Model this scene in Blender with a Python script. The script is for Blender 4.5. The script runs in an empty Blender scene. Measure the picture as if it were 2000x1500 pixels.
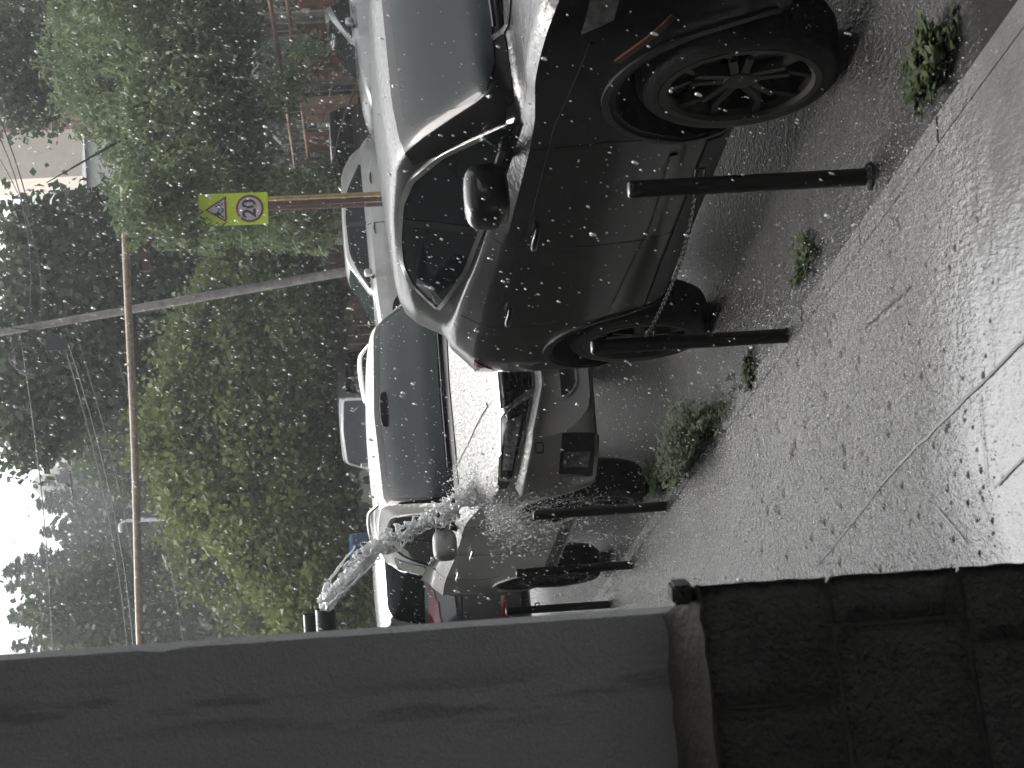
import bpy, bmesh, math, random
import numpy as np
from mathutils import Vector, Matrix
from mathutils.bvhtree import BVHTree
random.seed(7); rng = np.random.default_rng(11)
R = math.radians
scene = bpy.context.scene
col = scene.collection

# ------------------------------------------------------------------ camera
FPX = 3450.0; CAMH = 1.7; RHO = R(3.55); PIT = math.atan(260/3450*.998)
CX = np.array([1., 0, 0]); CD = np.array([0, -math.sin(PIT), -math.cos(PIT)]); CF = np.array([0, math.cos(PIT), -math.sin(PIT)])
CAMP = np.array([0, 0, CAMH])
def ray(y, V):
    cx = (750-y)/FPX; cy = (V-1000)/FPX
    a = cx*math.cos(RHO)-cy*math.sin(RHO); b = cx*math.sin(RHO)+cy*math.cos(RHO)
    return a*CX+b*CD+CF
def at_z(y, V, z=0.):
    d = ray(y, V); return CAMP+d*(z-CAMH)/d[2]
def at_y(y, V, Y):
    d = ray(y, V); return CAMP+d*Y/d[1]
eu = math.cos(RHO)*CX+math.sin(RHO)*CD; ev = -math.sin(RHO)*CX+math.cos(RHO)*CD
cam = bpy.data.cameras.new('camera'); camo = bpy.data.objects.new('camera', cam); col.objects.link(camo)
M = Matrix.Identity(4)
for i, v in enumerate((ev, eu, -CF)):
    for k in range(3): M[k][i] = v[k]
for k in range(3): M[k][3] = CAMP[k]
camo.matrix_world = M
cam.sensor_fit = 'HORIZONTAL'; cam.sensor_width = 36; cam.lens = FPX/2000*36
cam.clip_start = .05; cam.clip_end = 3000
scene.camera = camo
cam.dof.use_dof = True; cam.dof.focus_distance = 10.5; cam.dof.aperture_fstop = 9

# ------------------------------------------------------------------ world
w = bpy.data.worlds.new('World'); scene.world = w; w.use_nodes = True
nt = w.node_tree; bg = nt.nodes['Background']
sky = nt.nodes.new('ShaderNodeTexSky'); sky.sky_type = 'NISHITA'; sky.sun_disc = False
SUN_EL, SUN_AZ = R(56), R(-32)
sky.sun_elevation = SUN_EL; sky.sun_rotation = SUN_AZ
sky.air_density = 1.0; sky.dust_density = 6.0; sky.ozone_density = 1.0
hs = nt.nodes.new('ShaderNodeHueSaturation'); hs.inputs['Saturation'].default_value = .10
nt.links.new(sky.outputs[0], hs.inputs['Color']); nt.links.new(hs.outputs[0], bg.inputs['Color'])
bg.inputs['Strength'].default_value = .15
sun = bpy.data.lights.new('sun', 'SUN'); so = bpy.data.objects.new('sun', sun); col.objects.link(so)
sun.energy = .9; sun.specular_factor = .35; sun.angle = R(20); sun.color = (1, .96, .9)
sd = Vector((math.sin(SUN_AZ)*math.cos(SUN_EL), math.cos(SUN_AZ)*math.cos(SUN_EL), math.sin(SUN_EL)))
so.rotation_euler = sd.to_track_quat('Z', 'Y').to_euler(); so.location = sd*60
vs = scene.view_settings; vs.view_transform = 'Standard'; vs.look = 'None'; vs.gamma = 1; vs.exposure = 1.5
scene.display_settings.display_device = 'sRGB'
cy = scene.cycles
cy.use_denoising = True; cy.max_bounces = 8; cy.diffuse_bounces = 3; cy.glossy_bounces = 4; cy.transmission_bounces = 6
cy.transparent_max_bounces = 8; cy.volume_bounces = 1; cy.use_adaptive_sampling = True; cy.adaptive_threshold = .015
cy.caustics_reflective = False; cy.caustics_refractive = False; cy.sample_clamp_indirect = 4

# ------------------------------------------------------------------ materials
MATS = {}
class NT:
    def __init__(s, name):
        s.m = bpy.data.materials.new(name); s.m.use_nodes = True; s.t = s.m.node_tree
        s.p = s.t.nodes['Principled BSDF']; MATS[name] = s.m
    def n(s, typ, **kw):
        o = s.t.nodes.new('ShaderNode'+typ)
        for k, v in kw.items(): setattr(o, k, v)
        return o
    def l(s, a, b): s.t.links.new(a, b)
    def pos(s, scale=(1, 1, 1), obj=False):
        if obj: g = s.n('TexCoord').outputs['Object']
        else: g = s.n('NewGeometry').outputs['Position']
        mp = s.n('Mapping'); mp.inputs['Scale'].default_value = scale; s.l(g, mp.inputs['Vector']); return mp.outputs[0]
    def noise(s, vec, scale, detail=3, rough=.55, dist=0):
        o = s.n('TexNoise'); o.inputs['Scale'].default_value = scale; o.inputs['Detail'].default_value = detail
        o.inputs['Roughness'].default_value = rough; o.inputs['Distortion'].default_value = dist; s.l(vec, o.inputs['Vector']); return o.outputs['Fac']
    def ramp(s, fac, stops):
        o = s.n('ValToRGB'); e = o.color_ramp.elements
        while len(e) < len(stops): e.new(.5)
        for el, (p_, c) in zip(e, stops):
            el.position = p_; el.color = (*c, 1) if len(c) == 3 else c
        s.l(fac, o.inputs[0]); return o.outputs[0]
    def math(s, op, a, b=None, clamp=False):
        o = s.n('Math', operation=op, use_clamp=clamp)
        for i, v in enumerate((a, b)):
            if v is None: continue
            if isinstance(v, (int, float)): o.inputs[i].default_value = v
            else: s.l(v, o.inputs[i])
        return o.outputs[0]
    def bump(s, h, strength=.3, dist=.01, normal=None):
        o = s.n('Bump'); o.inputs['Strength'].default_value = strength; o.inputs['Distance'].default_value = dist
        s.l(h, o.inputs['Height'])
        if normal is not None: s.l(normal, o.inputs['Normal'])
        s.l(o.outputs[0], s.p.inputs['Normal']); return o.outputs[0]
def simple(name, c, rough=.5, metal=0, coat=0, ior=1.5, var=.12, vscale=8, bump=0, bscale=60, obj=True):
    s = NT(name); v = s.pos(obj=obj); f = s.noise(v, vscale, 4)
    s.l(s.ramp(f, [(.3, tuple(x*(1-var) for x in c)), (.7, tuple(min(1, x*(1+var)) for x in c))]), s.p.inputs['Base Color'])
    s.p.inputs['Roughness'].default_value = rough; s.p.inputs['Metallic'].default_value = metal
    s.p.inputs['Coat Weight'].default_value = coat; s.p.inputs['Coat Roughness'].default_value = .04; s.p.inputs['IOR'].default_value = ior
    if bump: s.bump(s.noise(v, bscale, 3), bump, .01)
    return s
def wet_paint(name, c, rough, metal, bumpk):
    s = NT(name); v = s.pos(obj=True)
    f = s.noise(v, 3, 3)
    s.l(s.ramp(f, [(.3, tuple(x*.93 for x in c)), (.7, tuple(min(1, x*1.05) for x in c))]), s.p.inputs['Base Color'])
    s.p.inputs['Roughness'].default_value = rough; s.p.inputs['Metallic'].default_value = metal
    s.p.inputs['Coat Weight'].default_value = .45 if name == 'silver_paint' else 1; s.p.inputs['Coat Roughness'].default_value = .03
    # running water film on the faces that look up
    g = s.n('NewGeometry'); sp = s.n('SeparateXYZ'); s.l(g.outputs['Normal'], sp.inputs[0])
    up = s.math('MULTIPLY', s.math('SUBTRACT', sp.outputs[2], .55), 2.5, True)
    h = s.noise(s.pos((1, 1.6, 1), True), 26, 4, .6, .6)
    d = s.noise(v, 95, 2)
    hh = s.math('ADD', s.math('MULTIPLY', h, up), s.math('MULTIPLY', d, .05))
    s.l(s.bump(hh, bumpk, .025), s.p.inputs['Coat Normal']); return s
wp_ = wet_paint('dark_paint', (.004, .0045, .0052), .3, 0., .25); wp_.p.inputs['Specular IOR Level'].default_value = .15; wp_.p.inputs['Coat Weight'].default_value = .5
wet_paint('silver_paint', (.45, .45, .44), .34, .25, 1.0)
wet_paint('graphite_paint', (.06, .063, .066), .35, .5, .25)
wet_paint('white_paint', (.5, .5, .49), .35, 0., .2)
wet_paint('lightsilver_paint', (.33, .34, .34), .35, .6, .2)
wet_paint('black_paint', (.015, .015, .017), .35, 0., .2)
wet_paint('grey_paint', (.14, .145, .145), .4, .3, .2)
simple('frit', (.010, .010, .0105), .08, ior=1.15)
simple('pane', (.021, .0255, .0262), .06, var=.1, vscale=2, ior=1.13)
simple('pane_pale', (.034, .041, .042), .06, var=.1, vscale=2, ior=1.2)
simple('dark_glass', (.006, .008, .009), .03, ior=1.33)
simple('grey_glass', (.03, .034, .035), .06, ior=1.3)
simple('chrome', (.75, .75, .74), .12, 1)
simple('black_plastic', (.009, .009, .0095), .45)
simple('gloss_black', (.01, .01, .011), .12)
simple('rubber', (.008, .008, .008), .65, bump=.3, bscale=90)
simple('rim_metal', (.028, .026, .024), .45, .4)
simple('rim_dark', (.012, .012, .013), .5)
simple('lamp_lens', (.16, .165, .165), .08, .2, coat=1, var=.5, vscale=30)
simple('lamp_dark', (.035, .033, .032), .1, .2, coat=1, var=.4, vscale=25)
simple('red_lens', (.16, .010, .016), .1, coat=1)
simple('amber_rust', (.07, .02, .014), .6)
simple('seam', (.003, .003, .003), .7)
simple('plate', (.6, .6, .58), .4)
simple('iron_black', (.008, .0075, .0075), .5, .1, bump=.5, bscale=40, var=.5)
simple('post_cap', (.12, .12, .118), .25, .6)
simple('chain_metal', (.012, .0115, .011), .7, .0)
simple('pvc_grey', (.10, .105, .11), .3)
simple('gas_brown', (.25, .195, .145), .4, var=.35, vscale=12)
simple('maroon_paint', (.075, .032, .034), .5, var=.3)
simple('yellow_paint', (.33, .22, .08), .5, var=.3)
simple('concrete_pole', (.22, .21, .20), .8, var=.25)
simple('wire_black', (.02, .02, .022), .6)
simple('lamp_white', (.6, .6, .6), .4)
simple('sign_yellow', (.48, .62, .03), .4, var=.08)
simple('sign_white', (.42, .42, .46), .4)
simple('sign_red', (.15, .035, .04), .45)
simple('sign_black', (.015, .015, .015), .5)
simple('fence_paint', (.16, .16, .12), .6, var=.35)
simple('fence_rust', (.20, .13, .10), .7, var=.35)
simple('panel_rust', (.105, .048, .036), .7, var=.5, vscale=5)
simple('panel_wood', (.14, .095, .065), .8, var=.4, vscale=5)
simple('peeled_white', (.45, .41, .38), .7)
simple('beige_render', (.56, .49, .41), .85, var=.1, vscale=1)
simple('red_brick', (.24, .10, .075), .85, var=.3, vscale=4)
simple('white_trim', (.62, .58, .52), .7)
simple('slate', (.055, .065, .085), .6)
simple('green_roof', (.36, .42, .36), .6)
simple('pale_wall', (.55, .56, .53), .8)
simple('blue_plastic', (.03, .06, .13), .4)
simple('bark', (.055, .047, .038), .9, var=.4, bump=.8, bscale=14)
simple('bark_dark', (.03, .028, .025), .9, var=.4)

# wall render, darker damp band with its own ragged outline
s = NT('wall_render'); v = s.pos()
a = s.noise(s.pos((3.2, 3.2, 1.15)), 2.4, 5, .62, .3)
blot = s.math('SUBTRACT', 1, s.math('MULTIPLY', s.math('ABSOLUTE', s.math('SUBTRACT', a, .5)), 4), True)
f = s.noise(v, 160, 2)
base = s.ramp(s.noise(v, 1.2, 4), [(.3, (.60, .62, .63)), (.7, (.68, .70, .71))])
# streaks keep a band: vertical stain strip about 0.35 m from the corner
sp = s.n('SeparateXYZ'); s.l(s.n('NewGeometry').outputs['Position'], sp.inputs[0])
bx = s.math('ADD', sp.outputs[0], s.math('MULTIPLY', s.noise(s.pos((1, 1, .6)), 1.3, 3), .22))
near = s.math('SUBTRACT', 1, s.math('MULTIPLY', s.math('ABSOLUTE', s.math('ADD', bx, .505)), 14), True)
st = s.math('MULTIPLY', near, s.ramp(s.noise(s.pos((14, 14, 1.6)), 2.0, 4, .6), [(.48, (0, 0, 0)), (.58, (1, 1, 1))]), True)
sk = s.ramp(s.noise(v, 230, 3, .7), [(.3, (.80, .80, .80)), (.7, (1.08, 1.08, 1.08))]); mk = s.n('MixRGB', blend_type='MULTIPLY'); mk.inputs[0].default_value = 1; s.l(base, mk.inputs[1]); s.l(sk, mk.inputs[2]); base = mk.outputs[0]
mx = s.n('MixRGB', blend_type='MULTIPLY'); mx.inputs[2].default_value = (.62, .62, .63, 1)
s.l(st, mx.inputs[0]); s.l(base, mx.inputs[1]); s.l(mx.outputs[0], s.p.inputs['Base Color'])
s.p.inputs['Roughness'].default_value = .9; s.bump(s.math('ADD', f, s.noise(v, 60, 4, .7)), .6, .006)
# plinth stone
s = NT('plinth_stone'); v = s.pos()
s.l(s.ramp(s.noise(v, 5, 5, .65), [(.3, (.045, .043, .041)), (.7, (.10, .097, .092))]), s.p.inputs['Base Color'])
s.p.inputs['Roughness'].default_value = .55
h = s.math('ADD', s.noise(s.pos((1, 1, 1)), 70, 4, .65), s.math('MULTIPLY', s.noise(v, 24, 3), .8))
s.bump(h, 1.0, .03)
s = NT('ledge_mortar'); v = s.pos()
s.l(s.ramp(s.noise(v, 9, 5, .65), [(.3, (.05, .046, .040)), (.7, (.095, .088, .076))]), s.p.inputs['Base Color'])
s.p.inputs['Roughness'].default_value = .75; s.bump(s.noise(v, 45, 4), .8, .01)
simple('bounce_plaster', (.58, .575, .565), .9)  # pale tone set so the added shell bounces light onto the rendered wall
simple('unseen_wall_dark', (.075, .073, .07), .9)  # dark tone for unseen faces, set to keep the car reflections dark

# wet ground: rain-pelted water film
def wet_ground(name, c0, c1, bk=1.0, ck=.6):
    s = NT(name); v = s.pos()
    sp = s.n('SeparateXYZ'); s.l(s.n('NewGeometry').outputs['Position'], sp.inputs[0])
    grain = s.noise(v, 220, 2)
    basec = s.ramp(s.noise(v, 2.2, 6, .6), [(.3, c0), (.7, c1)])
    mx = s.n('MixRGB', blend_type='OVERLAY'); mx.inputs[0].default_value = .55; s.l(basec, mx.inputs[1]); s.l(grain, mx.inputs[2])
    s.l(mx.outputs[0], s.p.inputs['Base Color'])
    # near strip under shelter: smooth running water; beyond: pelted by rain
    edge = s.math('ADD', sp.outputs[1], s.math('MULTIPLY', s.noise(v, 1.1, 4), 1.3))
    pelt = s.math('ADD', s.math('MULTIPLY', s.math('SUBTRACT', edge, 5.35), 1.6, True), .14)
    pv_ = s.pos((1, .34, 1)); r1 = s.noise(pv_, 62, 3, .65, .3)
    r2 = s.noise(pv_, 150, 2, .6)
    vo = s.n('TexVoronoi'); vo.inputs['Scale'].default_value = 55; s.l(pv_, vo.inputs['Vector'])
    rr = s.math('ADD', s.math('ADD', r1, s.math('MULTIPLY', r2, .7)), s.math('MULTIPLY', vo.outputs['Distance'], .5))
    flow = s.noise(s.pos((1.6, 1.0, 1)), 9, 4, .6, 1.0)
    hh = s.math('ADD', s.math('MULTIPLY', rr, pelt), s.math('MULTIPLY', flow, .22))
    s.bump(hh, bk, .013)
    b2 = s.n('Bump'); b2.inputs['Strength'].default_value = ck; b2.inputs['Distance'].default_value = .011; s.l(hh, b2.inputs['Height']); s.l(b2.outputs[0], s.p.inputs['Coat Normal'])
    s.p.inputs['Roughness'].default_value = .16; s.p.inputs['IOR'].default_value = 1.4
    s.p.inputs['Coat Weight'].default_value = .75; s.p.inputs['Coat Roughness'].default_value = .06; s.p.inputs['Coat IOR'].default_value = 1.33
    return s
wet_ground('wet_asphalt', (.030, .029, .0275), (.062, .060, .057), .8, .4)
wet_ground('wet_concrete', (.17, .167, .162), (.265, .26, .253))
simple('joint_dark', (.085, .083, .08), .25)
simple('litter', (.05, .038, .028), .35, var=.5, vscale=3)
simple('hill_green', (.03, .045, .025), .95, var=.4, vscale=.2)

def leafmat(name, c0, c1, trans=.35):
    s = NT(name)
    g = s.n('NewGeometry'); cc = s.ramp(g.outputs['Random Per Island'], [(0, c0), (1, c1)])
    big = s.ramp(s.noise(s.pos(), .9, 3), [(.3, (.75, .75, .75)), (.7, (1.2, 1.2, 1.1))])
    mx = s.n('MixRGB', blend_type='MULTIPLY'); mx.inputs[0].default_value = 1; s.l(cc, mx.inputs[1]); s.l(big, mx.inputs[2])
    s.l(mx.outputs[0], s.p.inputs['Base Color']); s.p.inputs['Roughness'].default_value = .6; s.p.inputs['Specular IOR Level'].default_value = .25
    tr = s.n('BsdfTranslucent'); s.l(mx.outputs[0], tr.inputs['Color'])
    mix = s.n('MixShader'); mix.inputs[0].default_value = trans
    s.l(s.p.outputs[0], mix.inputs[1]); s.l(tr.outputs[0], mix.inputs[2])
    s.l(mix.outputs[0], s.t.nodes['Material Output'].inputs['Surface']); return s
leafmat('leaf_willow', (.088, .122, .064), (.15, .195, .105))
leafmat('leaf_bright', (.09, .118, .044), (.15, .18, .075))
leafmat('leaf_mid', (.066, .093, .04), (.115, .147, .064))
leafmat('leaf_dark', (.042, .06, .038), (.074, .10, .06))
leafmat('leaf_grey', (.045, .065, .038), (.07, .095, .05))
leafmat('needle', (.016, .024, .018), (.03, .042, .028), .15)
leafmat('weed_leaf', (.035, .055, .018), (.075, .105, .035))

def waterlike(name, glossy, trans, tcol):
    s = NT(name)
    s.p.inputs['Base Color'].default_value = (.97, .98, .98, 1); s.p.inputs['Transmission Weight'].default_value = 1
    s.p.inputs['IOR'].default_value = 1.33; s.p.inputs['Roughness'].default_value = .04
    tr = s.n('BsdfTranslucent'); tr.inputs['Color'].default_value = (*tcol, 1)
    gl = s.n('BsdfGlossy'); gl.inputs['Roughness'].default_value = .06; gl.inputs['Color'].default_value = (.95, .96, .96, 1)
    m1 = s.n('MixShader'); m1.inputs[0].default_value = trans; s.l(s.p.outputs[0], m1.inputs[1]); s.l(tr.outputs[0], m1.inputs[2])
    m2 = s.n('MixShader'); m2.inputs[0].default_value = glossy; s.l(m1.outputs[0], m2.inputs[1]); s.l(gl.outputs[0], m2.inputs[2])
    s.l(m2.outputs[0], s.t.nodes['Material Output'].inputs['Surface'])
waterlike('water', .30, .72, (1, 1, 1))
waterlike('drop', .45, .8, (.97, .97, .96))

# ------------------------------------------------------------------ mesh helpers
def tag(o, label=None, cat=None, group=None, kind=None):
    if label: o['label'] = label
    if cat: o['category'] = cat
    if group: o['group'] = group
    if kind: o['kind'] = kind
    return o
def empty(name, loc=(0, 0, 0), rz=0, **kw):
    o = bpy.data.objects.new(name, None); col.objects.link(o); o.location = loc; o.rotation_euler = (0, 0, rz); o.empty_display_size = .2
    return tag(o, **kw)
class MB:
    def __init__(s): s.v = []; s.f = []
    def add(s, verts, faces):
        k = len(s.v); s.v += [tuple(map(float, p)) for p in verts]; s.f += [tuple(i+k for i in f) for f in faces]; return s
    def box(s, c, size, rz=0, mat=None):
        hx, hy, hz = (x/2 for x in size)
        P = [(sx*hx, sy*hy, sz*hz) for sz in (-1, 1) for sy in (-1, 1) for sx in (-1, 1)]
        cr, sr = math.cos(rz), math.sin(rz)
        P = [(c[0]+x*cr-y*sr, c[1]+x*sr+y*cr, c[2]+z) for x, y, z in P]
        return s.add(P, [(0, 2, 3, 1), (4, 5, 7, 6), (0, 1, 5, 4), (2, 6, 7, 3), (0, 4, 6, 2), (1, 3, 7, 5)])
    def tube(s, pts, rad, n=8, cap=True):
        pts = [Vector(p) for p in pts]; m = len(pts)
        rads = rad if hasattr(rad, '__len__') else [rad]*m
        rings = []; up = Vector((0, 0, 1)); prev = None
        for i, p in enumerate(pts):
            t = (pts[min(i+1, m-1)]-pts[max(i-1, 0)]).normalized()
            a = prev if prev is not None else (Vector((1, 0, 0)) if abs(t.z) > .9 else up)
            u = (a-t*a.dot(t)).normalized(); prev = u; v = t.cross(u)
            rings += [p+(u*math.cos(q)+v*math.sin(q))*rads[i] for q in [2*math.pi*k/n for k in range(n)]]
        F = [(i*n+k, i*n+(k+1) % n, (i+1)*n+(k+1) % n, (i+1)*n+k) for i in range(m-1) for k in range(n)]
        if cap: F += [tuple(range(n))[::-1], tuple((m-1)*n+k for k in range(n))]
        return s.add(rings, F)
    def lathe(s, prof, n=48, axis='y', c=(0, 0, 0)):
        V = []; m = len(prof)
        for r, h in prof:
            for k in range(n):
                q = 2*math.pi*k/n
                V.append((c[0]+r*math.cos(q), c[1]+h, c[2]+r*math.sin(q)) if axis == 'y' else (c[0]+r*math.cos(q), c[1]+r*math.sin(q), c[2]+h))
        return s.add(V, [(i*n+k, i*n+(k+1) % n, (i+1)*n+(k+1) % n, (i+1)*n+k) for i in range(m-1) for k in range(n)])
    def super(s, c, rad, e=.55, nu=20, nv=12, rz=0, rx=0):
        V = []; f = lambda x: math.copysign(abs(x)**e, x)
        for i in range(nv+1):
            t = -math.pi/2+math.pi*i/nv
            for k in range(nu):
                q = 2*math.pi*k/nu
                p = Vector((rad[0]*f(math.cos(t))*f(math.cos(q)), rad[1]*f(math.cos(t))*f(math.sin(q)), rad[2]*f(math.sin(t))))
                p.rotate(Matrix.Rotation(rx, 3, 'X')); p.rotate(Matrix.Rotation(rz, 3, 'Z')); V.append(p+Vector(c))
        return s.add(V, [(i*nu+k, i*nu+(k+1) % nu, (i+1)*nu+(k+1) % nu, (i+1)*nu+k) for i in range(nv) for k in range(nu)])
    def prism(s, poly, depth, fn):
        n = len(poly); V = [fn(x, y, 0) for x, y in poly]+[fn(x, y, depth) for x, y in poly]
        return s.add(V, [tuple(range(n))[::-1], tuple(range(n, 2*n))]+[(i, (i+1) % n, n+(i+1) % n, n+i) for i in range(n)])
    def build(s, name, mat, parent=None, smooth=None, bevel=0):
        me = bpy.data.meshes.new(name); me.from_pydata(s.v, [], s.f); me.update()
        if bevel:
            bm = bmesh.new(); bm.from_mesh(me)
            bmesh.ops.bevel(bm, geom=bm.edges[:], offset=bevel, segments=2, affect='EDGES', clamp_overlap=True); bm.to_mesh(me); bm.free()
        return link(name, me, mat, parent, smooth)
def link(name, me, mat, parent=None, smooth=None):
    bm = bmesh.new(); bm.from_mesh(me); bmesh.ops.recalc_face_normals(bm, faces=bm.faces[:]); bm.to_mesh(me); bm.free()
    me.materials.append(MATS[mat])
    if smooth is not None:
        me.shade_smooth()
        if smooth < 180: me.set_sharp_from_angle(angle=R(smooth))
    o = bpy.data.objects.new(name, me); col.objects.link(o); o.parent = parent; return o
def raw(name, V, F, mat, parent=None, smooth=False):
    """big numpy mesh: V (n,3), F (m,k)"""
    me = bpy.data.meshes.new(name); k = F.shape[1]
    me.vertices.add(len(V)); me.vertices.foreach_set('co', V.astype(np.float32).ravel())
    me.loops.add(F.size); me.loops.foreach_set('vertex_index', F.astype(np.int32).ravel())
    me.polygons.add(len(F)); me.polygons.foreach_set('loop_start', np.arange(0, F.size, k, dtype=np.int32))
    me.update(calc_edges=True); me.validate()
    if smooth: me.shade_smooth()
    me.materials.append(MATS[mat]); o = bpy.data.objects.new(name, me); col.objects.link(o); o.parent = parent; return o
def copy_tree(o, parent=None):
    c = o.copy(); col.objects.link(c); c.parent = parent
    for ch in list(o.children): copy_tree(ch, c)
    return c

# ------------------------------------------------------------------ cars
def pchip(xs, ys, q):
    xs = np.asarray(xs, float); ys = np.asarray(ys, float)
    h = np.diff(xs); d = np.diff(ys)/h; m = np.zeros(len(xs))
    for i in range(1, len(xs)-1):
        if d[i-1]*d[i] > 0:
            w1, w2 = 2*h[i]+h[i-1], h[i]+2*h[i-1]; m[i] = (w1+w2)/(w1/d[i-1]+w2/d[i])
    m[0] = d[0]; m[-1] = d[-1]
    k = np.clip(np.searchsorted(xs, q)-1, 0, len(h)-1); t = (q-xs[k])/h[k]
    return ys[k]*(2*t**3-3*t**2+1)+h[k]*m[k]*(t**3-2*t**2+t)+ys[k+1]*(3*t**2-2*t**3)+h[k]*m[k+1]*(t**3-t**2)
def half(st):
    x, zb, ws, wm, zm, wsh, zsh, wb, zbt = st[:9]; g = st[9]
    p = [(0, zb), (ws-.12, zb), (ws, zb+.06), ((ws+wm)/2+.012, (zb+.06+zm)/2), (wm, zm), ((wm+wsh)/2+.012, (zm+zsh)/2), (wsh, zsh), (wb, zbt)]
    if isinstance(g, (int, float)):
        for k in (.88, .66, .36, .16, 0): y = wb*k; p.append((y, zbt+(g-zbt)*(1-(y/wb)**2)))
    else: p += list(g[:-1])+[(0, g[-1])]
    return p
def loft(stations, n=100, sub=4, nosek=.10, tailk=.10, rake=.06):
    st = sorted(stations, key=lambda s_: s_[0]); xs = [s_[0] for s_ in st]
    H = np.array([half(s_) for s_ in st])           # (S,13,2)
    q = np.linspace(xs[0], xs[-1], n); G = np.zeros((n, 13, 2))
    for j in range(13):
        for c in range(2): G[:, j, c] = pchip(xs, H[:, j, c], q)
    crease = {0, 2, 6, 7, 12}
    rows = []
    for j in range(12):
        p1, p2 = G[:, j], G[:, j+1]
        m1 = (p2-(G[:, j-1] if j-1 >= 0 else p1))/2 if j not in crease else (p2-p1)
        m2 = ((G[:, j+2] if j+2 < 13 else p2)-p1)/2 if (j+1) not in crease else (p2-p1)
        if j+1 == 12: m2 = np.stack([p2[:, 0]-p1[:, 0], 0*p1[:, 1]], 1)
        for k in range(sub):
            t = k/sub
            rows.append(p1*(2*t**3-3*t**2+1)+m1*(t**3-2*t**2+t)+p2*(3*t**2-2*t**3)+m2*(t**3-t**2))
    rows.append(G[:, 12])
    P = np.stack(rows, 1)                           # (n, m, 2)
    m = P.shape[1]
    full = np.concatenate([P, P[:, -2:0:-1]*np.array([-1, 1])], 1); N = full.shape[1]
    X = np.repeat(q[:, None], N, 1); Y = full[..., 0]; Z = full[..., 1]
    tx = np.clip((X-1.2)/(xs[-1]-1.2), 0, 1); X = X-nosek*(np.abs(Y)/.9)**2.4*tx**2
    X = X-rake*tx**2*np.clip((Z-.55)/.5, -.3, 1)
    tr_ = np.clip((-X-1.2)/(-xs[0]-1.2), 0, 1); X = X+tailk*(np.abs(Y)/.9)**2.4*tr_**2
    V = np.stack([X, Y, Z], -1).reshape(-1, 3)
    F = [(i*N+k, i*N+(k+1) % N, (i+1)*N+(k+1) % N, (i+1)*N+k) for i in range(n-1) for k in range(N)]
    F += [tuple(range(N))[::-1], tuple((n-1)*N+k for k in range(N))]
    return V, F
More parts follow.
